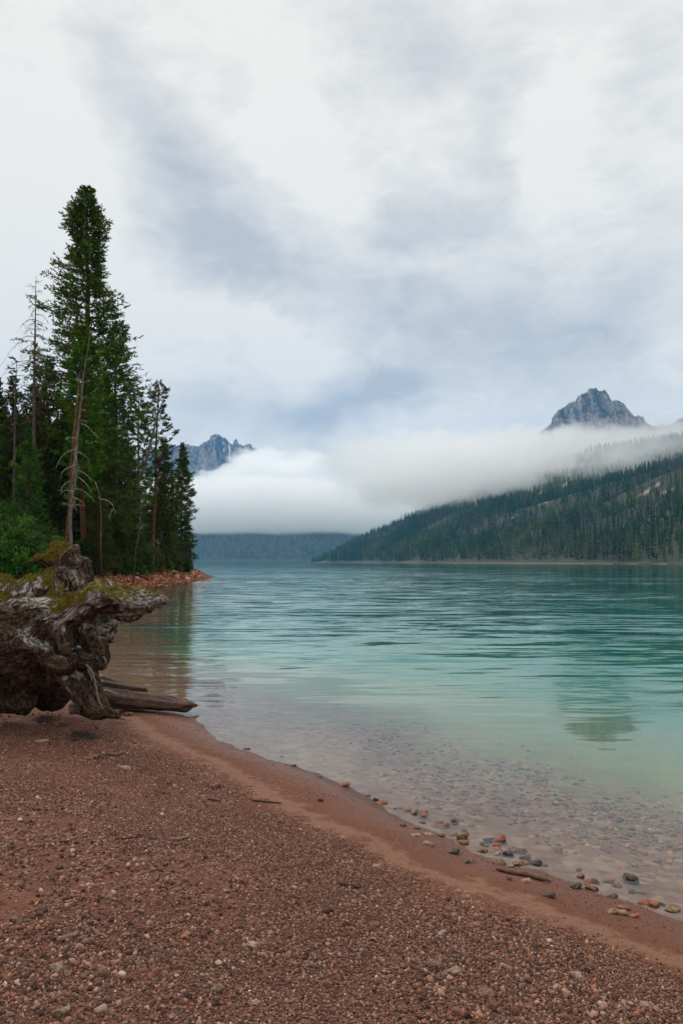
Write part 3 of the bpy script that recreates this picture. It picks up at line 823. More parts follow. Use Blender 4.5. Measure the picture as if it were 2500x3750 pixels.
live_tree('spruce_tree', 'narrow spire shaped spruce, last live tree at the lake end of the wood', at(664, D), D,
          conifer(18, H, prof_pts([(0, 1.4), (.25, 1.6), (.6, 1.2), (.85, .65), (1, .12)]), nb=420, nt=10, nk=7, base=.04, tuft=.5, blade=(0.24, 0.08), droop=.2, r0=.16), (M_spruce, M_bark))
D = 60.0; H = hgt(1355, D) - 1.6
live_tree('spruce_tree', 'dark pointed spruce beside the shorter bare treetop', at(36, D), D,
          conifer(19, H, prof_pts([(0, 2.0), (.5, 1.5), (.85, .8), (1, .15)]), nb=300, nt=9, nk=7, tuft=.5, blade=(0.22, 0.075), r0=.2), (M_spruce, M_bark))
D = 61.0; H = hgt(1372, D) - 1.6
live_tree('spruce_tree', 'dark spruce cut by the left edge of the picture', at(-18, D), D,
          conifer(20, H, prof_pts([(0, 2.2), (.5, 1.6), (.85, .8), (1, .15)]), nb=280, nt=9, nk=7, tuft=.5, blade=(0.22, 0.075), r0=.2), (M_dark, M_bark))
D = 64.0; H = hgt(1292, D) - 1.6
live_tree('pine_tree', 'olive brown pine rising behind the tall bare tree', at(152, D), D,
          conifer(21, H, prof_pts([(0, 1.6), (.5, 1.9), (.8, 1.4), (.94, .8), (1, .2)]), nb=260, nt=9, nk=8, base=.2, tuft=.5, blade=(0.22, 0.075), tipc=.3, r0=.22), (M_dark, M_redbark))
D = 52.0; H = hgt(1560, D) - 1.4
live_tree('fir_tree', 'young fir with tiered bluish green branches low in front of the dark wood', at(98, D), D,
          conifer(22, H, prof_pts([(0, 1.6), (.3, 1.4), (.7, .8), (.9, .35), (1, .05)]), nb=260, nt=10, nk=8, base=.06, tuft=.5, blade=(0.18, 0.06), droop=.05, r0=.14), (M_bush, M_bark))
D = 70.0; H = hgt(1590, D) - 1.5
live_tree('spruce_tree', 'shaded spruce filling the gap between the tallest spruce and the slender pines', at(455, D), D,
          conifer(23, H, prof_pts([(0, 2.0), (.5, 1.4), (.85, .7), (1, .1)]), nb=260, nt=9, nk=7, tuft=.55, blade=(0.24, 0.08), r0=.2), (M_dark, M_bark))

# fill of the wood behind: copies of a few kinds
fill = []
for q_, (hh_, wd_, nb_) in enumerate([(14, 2.0, 240), (17, 2.2, 280), (11, 2.2, 220)]):
    o = thing('spruce_tree', 'shaded conifer deeper in the wood behind the trees at the water', 'tree', (0, 0, 0), 0, 'shaded conifers deeper in the wood')
    tr, crown = conifer(40 + q_, hh_, prof_pts([(0, wd_), (.4, wd_ * .85), (.8, wd_ * .4), (1, .12)]), nb=nb_, nt=9, nk=6, tuft=.6, blade=(0.27, 0.1), r0=.18, base=.08)
    obj('trunk', tr.mesh('trunk'), M_bark, o); obj('crown', crown, M_dark, o); fill.append(o)
rngt = np.random.RandomState(77)
spots = []
for (D_, pxs) in [(68, (-60, 20, 75, 130, 205, 265, 335, 385)), (72, (-20, 60, 110, 180, 240, 300, 360, 420, 480)), (84, (40, 95, 160, 230, 290, 350, 410, 470, 520, 560, 600)),
                  (95, (20, 90, 140, 210, 260, 330, 400, 440, 500, 545, 590, 625)), (58, (10, 180, 400)), (64, (240, 445))]:
    for px in pxs: spots.append((at(px + rngt.uniform(-14, 14), D_), D_ + rngt.uniform(-2, 2), px))
usedf = set()
for i, (x, y, px) in enumerate(spots):
    k_ = i % 3; top_limit = np.interp(px, [0, 80, 120, 350, 470, 620, 650], [1420, 1440, 1400, 1330, 1730, 1700, 1740])
    Hmax = hgt(top_limit + rngt.uniform(0, 260), y) - 1.6
    sc = float(np.clip(Hmax / (14, 17, 11)[k_], 0.35, 1.4))
    p = (x, y, gz(x, y) - 0.1)
    if k_ not in usedf: usedf.add(k_); fill[k_].location = p; fill[k_].scale = (sc,) * 3
    else: copy_thing(fill[k_], p, float(rngt.uniform(0, 6.28)), (min(1.15, sc * 1.1), min(1.15, sc * 1.1), sc))

# ---------------------------------------------------------------- dead trees
def bez(p0, p1, p2, n=7):
    tt = np.linspace(0, 1, n)[:, None]; p0, p1, p2 = map(np.array, (p0, p1, p2))
    return (1 - tt) ** 2 * p0 + 2 * tt * (1 - tt) * p1 + tt ** 2 * p2
def branch_with_twigs(A, pts, r, rng, ntw=5, tl=0.5, hang=0.5):
    A.tube(pts, np.linspace(r, r * 0.3, len(pts)), 4)
    for _ in range(ntw):
        i = rng.randint(1, len(pts)); p = pts[i]
        d = unit(rng.normal(size=3) + np.array((0, 0, -hang * 1.6)) + (pts[-1] - pts[0]) / (np.linalg.norm(pts[-1] - pts[0]) + 1e-6) * 0.8)
        q = p + d * tl * rng.uniform(.4, 1.1)
        A.tube(bez(p, (p + q) / 2 + (0, 0, .05), q, 4), [r * .4, r * .3, r * .25, r * .15], 3)
# tall bare tree at the left
D = 56.0
base_ = place(118, 2090, D=D); base_[2] = gz(base_[0], D)
o = thing('dead_tree', 'tall bare dead tree with fine drooping twigs, its top standing clear of the wood', 'tree', tuple(base_))
ptsw = [place(a, b, D=D) for a, b in ((118, 2090), (122, 1800), (125, 1600), (126, 1400), (130, 1200), (133, 1010))]; ptsw[0] = base_.copy(); ptsw[0][2] -= .2
P_ = np.array(ptsw) - base_; A = Acc(); A.tube(P_, [.2, .17, .14, .10, .06, .012], 8, .08, 3); obj('trunk', A.mesh('trunk'), M_twig, o)
rngd = np.random.RandomState(9)
for i in range(44):
    yb = 1040 + 520 * (i / 44) ** 0.9 + rngd.uniform(-8, 8); s_ = -1 if i % 2 else 1
    p0 = place(131 - 6 * (yb - 1010) / 500, yb, D=D) - base_
    Lb = (0.25 + 1.25 * min(1, (yb - 1020) / 260)) * rngd.uniform(.5, 1.2); a_ = rngd.uniform(-1.0, 1.0)
    d = np.array((s_ * math.cos(a_), math.sin(a_), 0))
    if i in (9, 16, 22): Lb *= 1.7; d = np.array((-1, 0.2, 0))
    A = Acc(); pts = bez(p0, p0 + d * Lb * .6 + (0, 0, .22 * Lb), p0 + d * Lb + (0, 0, (-.55 if yb > 1100 else .05) * Lb), 7)
    branch_with_twigs(A, pts, .027, rngd, 9, .4 + .2 * Lb, .7)
    obj('branch', A.mesh('branch'), M_twig, o)
D = 57.5
base_ = place(52, 2090, D=D); base_[2] = gz(base_[0], D)
o = thing('dead_tree', 'shorter bare treetop between the dark pointed spruce and the tall bare tree', 'tree', tuple(base_))
P_ = np.array([place(a, b, D=D) for a, b in ((50, 2095), (54, 1700), (58, 1450), (62, 1318))]) - base_
A = Acc(); A.tube(P_, [.15, .11, .06, .012], 7, .08, 4); obj('trunk', A.mesh('trunk'), M_twig, o)
for i in range(16):
    yb = 1340 + 18 * i; p0 = place(61 - (yb - 1318) * .02, yb, D=D) - base_; s_ = -1 if i % 2 else 1
    Lb = rngd.uniform(.3, 1.3); A = Acc()
    branch_with_twigs(A, bez(p0, p0 + (s_ * Lb * .5, rngd.uniform(-.4, .4), .12), p0 + (s_ * Lb, 0, -.25 * Lb), 6), .022, rngd, 7, .4, .6)
    obj('branch', A.mesh('branch'), M_twig, o)

# brown trunk and the grey snag in front of the tall spruce, with bleached curving branches
D = 51.5
b0 = place(246, 1990, D=D); b0[2] = gz(b0[0], D)
o = thing('dead_tree', 'leaning brown trunk with peeling bark and no crown, before the tallest spruce', 'tree', tuple(b0))
P_ = np.array([place(a, b, D=D) for a, b in ((246, 2100), (246, 1975), (254, 1880), (262, 1760), (270, 1620), (280, 1500), (291, 1385))]) - b0; P_[0][2] = -.2
A = Acc(); A.tube(P_, [.16, .145, .13, .115, .095, .07, .03], 10, .08, 5); obj('trunk', A.mesh('trunk'), M_redbark, o)
D = 51.0
b0 = place(261, 1990, D=D); b0[2] = gz(b0[0], D)
o = thing('dead_tree', 'leaning silver grey snag with bleached curving branches, before the tallest spruce', 'tree', tuple(b0))
cl = [(260, 2105), (260, 1975), (258, 1900), (266, 1800), (276, 1700), (284, 1600), (296, 1480), (308, 1370), (320, 1290), (334, 1206)]
P_ = np.array([place(a, b, D=D) for a, b in cl]) - b0; P_[0][2] = -.2
A = Acc(); A.tube(P_, [.12, .11, .105, .1, .092, .085, .066, .045, .03, .01], 10, .08, 6); obj('trunk', A.mesh('trunk'), M_grey, o)
def pxb(chain, D_, o_, b_, r, mat, tw=4, tl=.3, dy=0.0):
    pts0 = np.array([place(a, b, D=D_ + dy * k) for k, (a, b) in enumerate(chain)]) - b_
    tt = np.linspace(0, len(pts0) - 1, 9); pts = np.stack([np.interp(tt, np.arange(len(pts0)), pts0[:, j]) for j in range(3)], 1)
    pts[1:-1] = (pts[:-2] + 2 * pts[1:-1] + pts[2:]) / 4
    A_ = Acc(); branch_with_twigs(A_, pts, r, rngd, tw, tl, .5); obj('branch', A_.mesh('branch'), mat, o_)
for ch in [((286, 1640), (262, 1650), (235, 1660), (215, 1690), (205, 1715)), ((283, 1655), (300, 1660), (325, 1680)), ((280, 1700), (250, 1712), (228, 1725), (222, 1760)),
           ((280, 1720), (310, 1732), (348, 1766)), ((281, 1745), (300, 1755), (320, 1775), (332, 1798)), ((276, 1660), (284, 1700), (286, 1740)), ((296, 1550), (320, 1558), (345, 1590), (365, 1605)),
           ((300, 1500), (315, 1502)), ((298, 1540), (318, 1542)), ((285, 1605), (255, 1600), (238, 1610)), ((274, 1790), (300, 1792), (325, 1812), (352, 1840)), ((272, 1800), (245, 1795), (225, 1802)),
           ((268, 1820), (290, 1830), (308, 1842)), ((264, 1850), (285, 1848), (312, 1852)), ((268, 1858), (245, 1845), (230, 1838), (238, 1850)), ((308, 1400), (325, 1395), (332, 1392)), ((318, 1318), (330, 1310)),
           ((300, 1460), (318, 1450)), ((280, 1725), (278, 1770), (276, 1800)), ((262, 1760), (240, 1768), (225, 1790), (230, 1805)), ((275, 1835), (270, 1850), (284, 1872))]:
    pxb(ch, 50.9, o, b0, .02, M_white, 7, .3, -.12)
# curved bleached bough in the shade
D = 50.0
b0 = place(372, 2085, D=D); b0[2] = gz(b0[0], D)
o = thing('dead_tree', 'small dead tree whose bleached bough arches over in the shade', 'tree', tuple(b0))
P_ = np.array([place(a, b, D=D) for a, b in ((372, 2110), (370, 1980), (372, 1900), (368, 1828))]) - b0
A = Acc(); A.tube(P_, [.07, .06, .045, .03], 7); obj('trunk', A.mesh('trunk'), M_bark, o)
for ch in [((368, 1828), (385, 1829), (405, 1838), (418, 1855), (424, 1890)), ((415, 1862), (405, 1880), (398, 1900)), ((350, 1765), (362, 1800), (368, 1828))]: pxb(ch, D, o, b0, .022, M_white, 4, .3)
# leaning snag near the pines
D = 72.0
b0 = place(470, 1885, D=D); zb = gz(b0[0], D)
o = thing('dead_tree', 'grey snag leaning far over toward the lake among the slender pines', 'tree', (b0[0], D, zb))
b0 = np.array((b0[0], D, zb))
cl = [(452, 2090), (462, 1960), (476, 1858), (500, 1790), (528, 1715), (548, 1640), (566, 1565), (585, 1500), (606, 1450), (618, 1425), (628, 1405)]
P_ = np.array([place(a, b, D=D) for a, b in cl]) - b0; P_[0][2] = -.2
A = Acc(); A.tube(P_, [.17, .17, .165, .155, .14, .12, .09, .06, .03, .015, .006], 9, .08, 8); obj('trunk', A.mesh('trunk'), M_grey, o)
for ch in [((538, 1720), (560, 1722), (585, 1735), (610, 1740)), ((545, 1640), (565, 1645), (575, 1672)), ((585, 1735), (580, 1755), (582, 1772)), ((560, 1590), (545, 1600)), ((595, 1480), (600, 1470), (612, 1492))]:
    pxb(ch, D, o, b0, .03, M_grey, 6, .5)
# arching dead bough with hanging twigs
D = 78.0
b0 = place(520, 2090, D=D); zb = gz(b0[0], D); b0[2] = zb
o = thing('dead_tree', 'thin dead tree bowed in an arch over the last live trees, twigs hanging', 'tree', tuple(b0))
P_ = np.array([place(a, b, D=D) for a, b in ((520, 2100), (535, 1900), (560, 1740), (600, 1680), (640, 1642), (668, 1626), (690, 1628), (704, 1640))]) - b0
A = Acc(); A.tube(P_, [.09, .085, .07, .055, .04, .03, .02, .01], 7); obj('trunk', A.mesh('trunk'), M_twig, o)
for i in range(12):
    a_ = 610 + 8 * i; yb = np.interp(a_, [600, 640, 668, 704], [1680, 1642, 1626, 1640])
    pxb(((a_, yb), (a_ + rngd.uniform(-6, 10), yb + 18), (a_ + rngd.uniform(-8, 8), yb + 38)), D, o, b0, .014, M_twig, 5, .35)
# pale thin stems low in the wood
for (lab, ch, D, mt) in [('pale thin stem leaning among the bushes below the slender pines', ((490, 2060), (498, 2010), (512, 1940), (517, 1860), (518, 1800)), 60.0, M_white),
                         ('short whitish stem leaning over the bank near the end of the wood', ((554, 2075), (566, 2030), (582, 1995), (591, 1970), (590, 1948)), 66.0, M_white)]:
    b0 = place(*ch[0], D=D); b0[2] = gz(b0[0], D)
    o = thing('dead_tree', lab, 'tree', tuple(b0)); P_ = np.array([place(a, b, D=D) for a, b in ch]) - b0; P_[0][2] = -.15
    A = Acc(); A.tube(P_, [.045, .042, .036, .025, .01], 7); obj('trunk', A.mesh('trunk'), M_grey, o)
    for i in range(5):
        p0 = P_[2 + i % 2]; q_ = p0 + np.array((rngd.uniform(-.6, .9), rngd.uniform(-.3, .3), rngd.uniform(.1, .6)))
        A = Acc(); branch_with_twigs(A, bez(p0, (p0 + q_) / 2 + (0, 0, .1), q_, 5), .014, rngd, 3, .3, 0); obj('branch', A.mesh('branch'), mt, o)
# brown dead brush hanging over the water at the tip, and bare shoots
D = 90.0
b0 = place(672, 2100, D=D); b0[2] = gz(b0[0], D)
o = thing('dead_tree', 'brown dead brush with tangled twigs drooping toward the lake under the last spruce', 'tree', tuple(b0))
A = Acc(); P_ = np.array([place(a, b, D=D) for a, b in ((668, 2098), (676, 2000), (680, 1900), (690, 1820), (702, 1795))]) - b0
A.tube(P_, [.07, .06, .045, .03, .008], 6); obj('trunk', A.mesh('trunk'), M_twig, o)
for i in range(22):
    p0 = P_[1] + (P_[2] - P_[1]) * rngd.uniform(-.4, .8) if i < 15 else P_[3] + (P_[2] - P_[3]) * rngd.uniform(0, 1)
    q_ = p0 + np.array((rngd.uniform(.1, .95), rngd.uniform(-.5, .5), rngd.uniform(-.9, .1) if i < 15 else rngd.uniform(-.1, .6)))
    A = Acc(); branch_with_twigs(A, bez(p0, (p0 + q_) / 2 + (0.1, 0, .25), q_, 6), .018, rngd, 9, .5, .6); obj('branch', A.mesh('branch'), M_twig, o)
for (lab, px, py_t, dd) in [('bare leafless shoot on the stony tip just beyond the last spruce', 674, 2035, 93), ('wiry bare shoot on the stony tip, nearest to the open lake', 694, 2058, 93)]:
    b0 = place(px, 2080, D=dd); b0[2] = gz(b0[0], dd); hh_ = hgt(py_t, dd) - b0[2]
    o = thing('sapling', lab, 'sapling', tuple(b0)); A = Acc()
    A.tube([(0, 0, -.1), (.03, 0, hh_ * .5), (0.0, 0, hh_)], [.02, .014, .006], 5); obj('stem', A.mesh('stem'), M_twig, o)
    for i in range(5):
        z_ = hh_ * (.3 + .13 * i); s_ = (-1) ** i; A = Acc(); A.tube([(0.02, 0, z_), (s_ * .25, .05, z_ + .12), (s_ * .5, .1, z_ + .1)], [.01, .008, .004], 4); obj('branch', A.mesh('branch'), M_twig, o)

# ---------------------------------------------------------------- bushes along the bank
def bush(seed, w_, h_, n=9000, blade=(.10, .06)):
    rng = np.random.RandomState(seed)
    nc = 110; c = unit(rng.normal(size=(nc, 3))) * rng.uniform(.35, .9, (nc, 1)); c[:, 2] = np.abs(c[:, 2])
    c = c * np.array((w_, w_ * .8, h_)); s_ = rng.uniform(.08, .2, nc) * min(w_, h_)
    i = rng.randint(0, nc, n)
    P0 = c[i] + unit(rng.normal(size=(n, 3))) * (s_[i] * rng.uniform(.3, 1.15, n))[:, None]
    P0[:, 2] = np.maximum(P0[:, 2], .03)
    Dv = unit(unit(P0 / np.array((w_, w_, h_))) * .6 + rng.normal(0, .6, (n, 3)) + (0, 0, .2))
    V, Q = kites(P0, Dv, blade[0] * rng.uniform(.6, 1.5, n), blade[1] * rng.uniform(.6, 1.4, n), rng)
    cr = rng.uniform(0, 1, nc)[i] * .7 + .3 * rng.uniform(0, 1, n); ag = rng.uniform(0, 1, nc)[i]
    me = mesh_from('foliage', V, Q, smooth=False, colors=np.repeat(np.stack([cr, ag, 0 * cr], 1), 4, 0))
    A_ = Acc()
    for k_ in range(14):
        j = rng.randint(nc); A_.tube(bez((rng.uniform(-.15, .15), rng.uniform(-.15, .15), -.1), c[j] * (.4, .4, .6), c[j], 5), [.03, .024, .018, .012, .006], 4)
    return me, A_
BUSHES = [('low dark bush cut by the left edge of the picture', -15, 47, 2.1, 3.6, 'g'), ('broad bright green bush, largest below the young fir', 62, 44.5, 2.4, 3.9, 'g'),
          ('rounded green bush between the young fir and the leaning trunks', 150, 45.5, 2.0, 3.2, 'g'), ('low green bush right behind the mossy top of the stump', 215, 47, 1.7, 2.2, 'g'),
          ('olive bush at the foot of the leaning grey snag', 300, 49, 1.8, 2.8, 'o'), ('yellowish bush below the arching bleached bough', 352, 51, 1.7, 3.1, 'o'),
          ('green bush overhanging the red stones, next past the yellowish bush', 402, 54, 1.7, 3.0, 'g'), ('dark green bush hanging lowest over the red stones', 448, 58, 1.8, 2.9, 'g'),
          ('small green bush below the sparse pine with the bare trunk', 496, 62, 1.8, 2.9, 'g'), ('olive bush beside the pale thin stem', 535, 66, 1.7, 2.6, 'o'),
          ('dark bush under the pine with the airy top', 578, 71, 1.9, 2.9, 'g'), ('small bush under the thin young pine', 622, 77, 1.6, 2.6, 'o'),
          ('last green bush, at the foot of the spire shaped spruce', 655, 80, 1.5, 2.2, 'g'),
          ('tall shaded bush behind the broad bright green bush', 95, 50, 2.4, 4.8, 'o'), ('tall shaded bush behind the olive bush at the snag', 330, 55, 2.2, 4.3, 'g'),
          ('tall shaded bush in the gap behind the green overhanging bush', 430, 63, 2.2, 4.4, 'o'), ('tall shaded bush cut by the picture edge behind the low dark bush', 15, 52, 2.4, 4.6, 'g')]
for i, (lab, px, D, w_, h_, kk) in enumerate(BUSHES):
    D0_ = D; D = max(D, 18.8 * F_PX / (1250 - px)) + (5 if i > 12 else 0); w_ *= D / D0_; h_ *= D / D0_
    x = at(px, D)
    o = thing('bush', lab, 'bush', (x, D, gz(x, D) - .1), 0, 'bushes along the bank of the point')
    me, st_ = bush(200 + i, w_, h_, 9000, (.19, .11))
    obj('foliage', me, M_bush if kk == 'g' else M_bush2, o); obj('stem', st_.mesh('stem'), M_bark, o)
# ================================================================ driftwood: root mass modelled as a distance field
def surface_nets(Fv, org, h):
    """surface of the zero level of a sampled field (negative inside)"""
    nx, ny, nz = Fv.shape
    neg = Fv < 0
    c = np.zeros((nx - 1, ny - 1, nz - 1), np.int8)
    for a in (0, 1):
        for b in (0, 1):
            for d in (0, 1): c += neg[a:nx - 1 + a, b:ny - 1 + b, d:nz - 1 + d]
    act = (c > 0) & (c < 8)
    idx = -np.ones(act.shape, np.int64); cells = np.argwhere(act); idx[act] = np.arange(len(cells))
    acc_ = np.zeros((len(cells), 3)); cnt = np.zeros(len(cells))
    ci = cells
    corners = [(a, b, d) for a in (0, 1) for b in (0, 1) for d in (0, 1)]
    for i, p in enumerate(corners):
        for q in corners[i + 1:]:
            if sum(abs(p[k] - q[k]) for k in range(3)) != 1: continue
            f0 = Fv[ci[:, 0] + p[0], ci[:, 1] + p[1], ci[:, 2] + p[2]]; f1 = Fv[ci[:, 0] + q[0], ci[:, 1] + q[1], ci[:, 2] + q[2]]
            m_ = (f0 < 0) != (f1 < 0)
            tt = np.where(m_, f0 / (f0 - f1 + 1e-12), 0)
            pt = np.array(p)[None] + tt[:, None] * (np.array(q) - np.array(p))[None]
            acc_ += np.where(m_[:, None], pt, 0); cnt += m_
    V = (ci + acc_ / cnt[:, None]) * h + org
    quads = []
    for ax in range(3):
        o1, o2 = [(1, 2), (2, 0), (0, 1)][ax]
        sl0 = [slice(None)] * 3; sl1 = [slice(None)] * 3
        sl0[ax] = slice(0, -1); sl1[ax] = slice(1, None)
        s0 = neg[tuple(sl0)]; s1 = neg[tuple(sl1)]
        E_ = np.argwhere(s0 != s1)
        ok = (E_[:, o1] > 0) & (E_[:, o2] > 0) & (E_[:, o1] < Fv.shape[o1] - 1) & (E_[:, o2] < Fv.shape[o2] - 1)
        E_ = E_[ok]
        fl = s0[E_[:, 0], E_[:, 1], E_[:, 2]]
        def cell(d1, d2):
            C_ = E_.copy(); C_[:, o1] -= d1; C_[:, o2] -= d2
            return idx[C_[:, 0], C_[:, 1], C_[:, 2]]
        qd = np.stack([cell(1, 1), cell(0, 1), cell(0, 0), cell(1, 0)], 1)
        qd = np.where(fl[:, None], qd, qd[:, ::-1]); quads.append(qd)
    return V, np.vstack(quads)

def W(px, py, D): return place(px, py, D=D)
CH = []                                        # chains of (point, radius); carved hollows have kind -1
def chain(*pts, kind=1, k=0.06): CH.append((np.array([W(a, b, D) for a, b, D, r in pts]), np.array([r for *_, r in pts]), kind, k))
# trunk and body
chain((-420, 2330, 9.2, .55), (-200, 2335, 8.9, .55), (0, 2335, 8.55, .52), (140, 2340, 8.4, .40), (230, 2355, 8.35, .30), k=.12)
chain((-60, 2200, 8.7, .26), (10, 2170, 8.6, .20), (20, 2135, 8.6, .10), k=.08)
chain((60, 2230, 8.5, .20), (95, 2180, 8.5, .19), (145, 2180, 8.45, .195), (190, 2210, 8.45, .12), k=.05)
chain((-10, 2260, 8.25, .16), (80, 2250, 8.2, .14), (150, 2235, 8.15, .14), (215, 2240, 8.15, .13), k=.05)
chain((225, 2235, 8.3, .11), (248, 2180, 8.3, .06), (256, 2142, 8.3, .02), k=.05)
# the long arm toward the lake
chain((150, 2290, 8.2, .20), (235, 2262, 8.1, .17), (310, 2218, 8.05, .155), (375, 2192, 8.0, .155), (425, 2196, 8.0, .145), (480, 2200, 7.95, .125), (535, 2203, 7.9, .10), (575, 2203, 7.9, .06), (608, 2194, 7.9, .018), k=.05)
chain((300, 2190, 8.05, .07), (355, 2158, 8.0, .055), (395, 2145, 8.0, .045), (412, 2165, 7.92, .04), k=.03)
chain((440, 2160, 8.0, .05), (500, 2165, 8.0, .045), (550, 2180, 7.95, .03), (585, 2188, 7.9, .015), k=.02)
chain((430, 2235, 8.05, .07), (500, 2240, 8.0, .055), (545, 2232, 7.95, .03), k=.04)
# folds and lumps under the arm
chain((330, 2262, 8.1, .10), (318, 2300, 8.05, .075), (335, 2335, 8.05, .07), (372, 2372, 8.05, .06), (380, 2412, 8.05, .055), k=.05)
chain((400, 2250, 8.25, .09), (402, 2290, 8.25, .08), (388, 2318, 8.2, .07), (352, 2312, 8.2, .06), k=.05)
chain((395, 2320, 8.3, .045), (404, 2336, 8.3, .025), k=.03)
chain((385, 2395, 8.1, .06), (382, 2425, 8.1, .045), (350, 2418, 8.1, .08), (300, 2410, 8.1, .09), k=.05)
chain((205, 2300, 8.05, .10), (235, 2330, 8.0, .085), (245, 2372, 8.0, .08), (265, 2395, 8.0, .07), k=.05)
chain((100, 2360, 8.05, .10), (150, 2400, 8.0, .08), (190, 2420, 8.0, .09), (240, 2430, 8.0, .09), k=.05)
chain((262, 2362, 7.95, .028), (268, 2372, 7.95, .02), k=.02); chain((288, 2366, 7.95, .03), (294, 2376, 7.95, .02), k=.02)
# under body and the foot
chain((-150, 2440, 8.8, .40), (40, 2440, 8.6, .34), (170, 2445, 8.5, .24), (270, 2440, 8.35, .20), k=.10)
chain((-220, 2520, 8.9, .32), (30, 2535, 8.7, .22), (95, 2560, 8.6, .13), k=.08)
chain((210, 2440, 8.2, .15), (262, 2490, 8.15, .12), (290, 2535, 8.15, .10), (300, 2585, 8.15, .09), k=.06)
chain((270, 2440, 8.25, .13), (310, 2480, 8.2, .12), (328, 2530, 8.2, .12), (345, 2590, 8.15, .13), k=.06)
chain((318, 2440, 8.15, .035), (340, 2470, 8.1, .03), (352, 2520, 8.1, .03), (362, 2570, 8.1, .03), (382, 2600, 8.1, .03), k=.02)
chain((345, 2600, 8.15, .09), (390, 2606, 8.1, .05), (418, 2608, 8.1, .03), k=.03)
chain((262, 2598, 8.0, .045), (275, 2603, 8.0, .03), k=.02)
# the upright mossy block behind
chain((245, 2280, 9.3, .26), (248, 2170, 9.3, .20), (245, 2090, 9.3, .19), (235, 2035, 9.3, .165), k=.05)
chain((292, 2260, 9.2, .11), (298, 2150, 9.15, .085), (294, 2060, 9.2, .085), (270, 2012, 9.25, .08), k=.04)
chain((212, 2000, 9.3, .07), (245, 1994, 9.3, .06), k=.04)
chain((135, 2048, 9.15, .055), (165, 2052, 9.2, .075), (205, 2062, 9.25, .14), k=.05)
chain((200, 2110, 9.15, .10), (195, 2200, 9.15, .12), k=.06)
chain((300, 2330, 9.3, .30), (200, 2500, 9.2, .30), k=.1)
# hollows
chain((385, 2268, 7.90, .06), (352, 2280, 7.92, .055), k=.03, kind=-1)
chain((290, 2345, 7.85, .075), (272, 2332, 7.85, .05), k=.03, kind=-1)
chain((140, 2360, 7.9, .05), (165, 2350, 7.95, .05), k=.04, kind=-1)
chain((165, 2520, 8.2, .13), (215, 2560, 8.2, .12), (120, 2500, 8.1, .10), k=.05, kind=-1)
chain((-30, 2300, 7.95, .06), (90, 2290, 7.95, .05), (150, 2310, 7.95, .04), k=.05, kind=-1)
chain((20, 2395, 7.95, .05), (120, 2420, 7.9, .03), k=.04, kind=-1)
chain((195, 2385, 7.85, .035), k=.03, kind=-1) if False else None

def seg_info(Pp, pts, rad):
    """distance, nearest offset and length along a chain"""
    best = np.full(len(Pp), 1e9); off = np.zeros((len(Pp), 3)); al = np.zeros(len(Pp)); acc0 = 0.0
    for i in range(len(pts) - 1):
        a, b = pts[i], pts[i + 1]; ab = b - a; L2 = ab @ ab; ln = math.sqrt(L2)
        t_ = np.clip(((Pp - a) @ ab) / L2, 0, 1)
        o_ = Pp - a - t_[:, None] * ab
        d = np.sqrt((o_ ** 2).sum(1)) - (rad[i] + (rad[i + 1] - rad[i]) * t_)
        m_ = d < best
        best = np.where(m_, d, best); off[m_] = o_[m_]; al = np.where(m_, acc0 + t_ * ln, al); acc0 += ln
    return best, off, al

h_ = 0.0115
allp = np.vstack([c[0] for c in CH])
lo = np.array((W(-330, 2330, 9.0)[0], 7.55, 0.12)); hi = np.array((-1.66, 9.85, 2.42))
dims = np.ceil((hi - lo) / h_).astype(int)
gx, gy, gz_ = [lo[k] + np.arange(dims[k]) * h_ for k in range(3)]
XX = np.stack(np.meshgrid(gx, gy, gz_, indexing='ij'), -1).reshape(-1, 3).astype(np.float32)
Fd = np.full(len(XX), 9.0, np.float32)
# coarse warp gives the gnarls
cg = [lo[k] + np.arange(0, dims[k] + 6, 4) * h_ for k in range(3)]
def upsample(fn):
    Cc = np.stack(np.meshgrid(*cg, indexing='ij'), -1); v_ = fn(Cc.reshape(-1, 3)).reshape(Cc.shape[:3])
    for ax in range(3):
        n = dims[ax]; x = np.arange(n) / 4.0; i = np.floor(x).astype(int); f = (x - i)
        sh_ = [1, 1, 1]; sh_[ax] = n
        v_ = np.take(v_, i, ax) * (1 - f.reshape(sh_)) + np.take(v_, i + 1, ax) * f.reshape(sh_)
    return v_.reshape(-1).astype(np.float32)
wx_ = upsample(lambda p: fbm(p * 4.2, 3, seed=61)) * 0.05
wz_ = upsample(lambda p: fbm(p * 4.2 + 40, 3, seed=62)) * 0.05
XW = XX.copy(); XW[:, 0] += wx_; XW[:, 2] += wz_; XW[:, 1] += 0.5 * (wx_ - wz_)
hol = np.full(len(XX), 9.0, np.float32); hk = .04
for pts, rad, kind, k in CH:
    bb0 = (pts - rad[:, None]).min(0) - .3; bb1 = (pts + rad[:, None]).max(0) + .3
    m_ = np.all((XW > bb0) & (XW < bb1), 1); ii = np.where(m_)[0]
    if not len(ii): continue
    d, _, _ = seg_info(XW[ii], pts, rad); d = d.astype(np.float32)
    if kind == 1:
        a = Fd[ii]; hh_ = np.clip(0.5 + 0.5 * (a - d) / k, 0, 1); Fd[ii] = a * (1 - hh_) + d * hh_ - k * hh_ * (1 - hh_)
    else: hol[ii] = np.minimum(hol[ii], d)
k = .05; d = -hol; a = Fd; hh_ = np.clip(0.5 - 0.5 * (a - d) / k, 0, 1); Fd = a * (1 - hh_) + d * hh_ + k * hh_ * (1 - hh_)
Fd = Fd + upsample(lambda p: vnoise(p * 9.0, 63)) * 0.016
FV = Fd.reshape(dims)
for ax in range(3):                            # close the field at the borders of the grid
    sl = [slice(None)] * 3; sl[ax] = 0; FV[tuple(sl)] = 1; sl[ax] = -1; FV[tuple(sl)] = 1
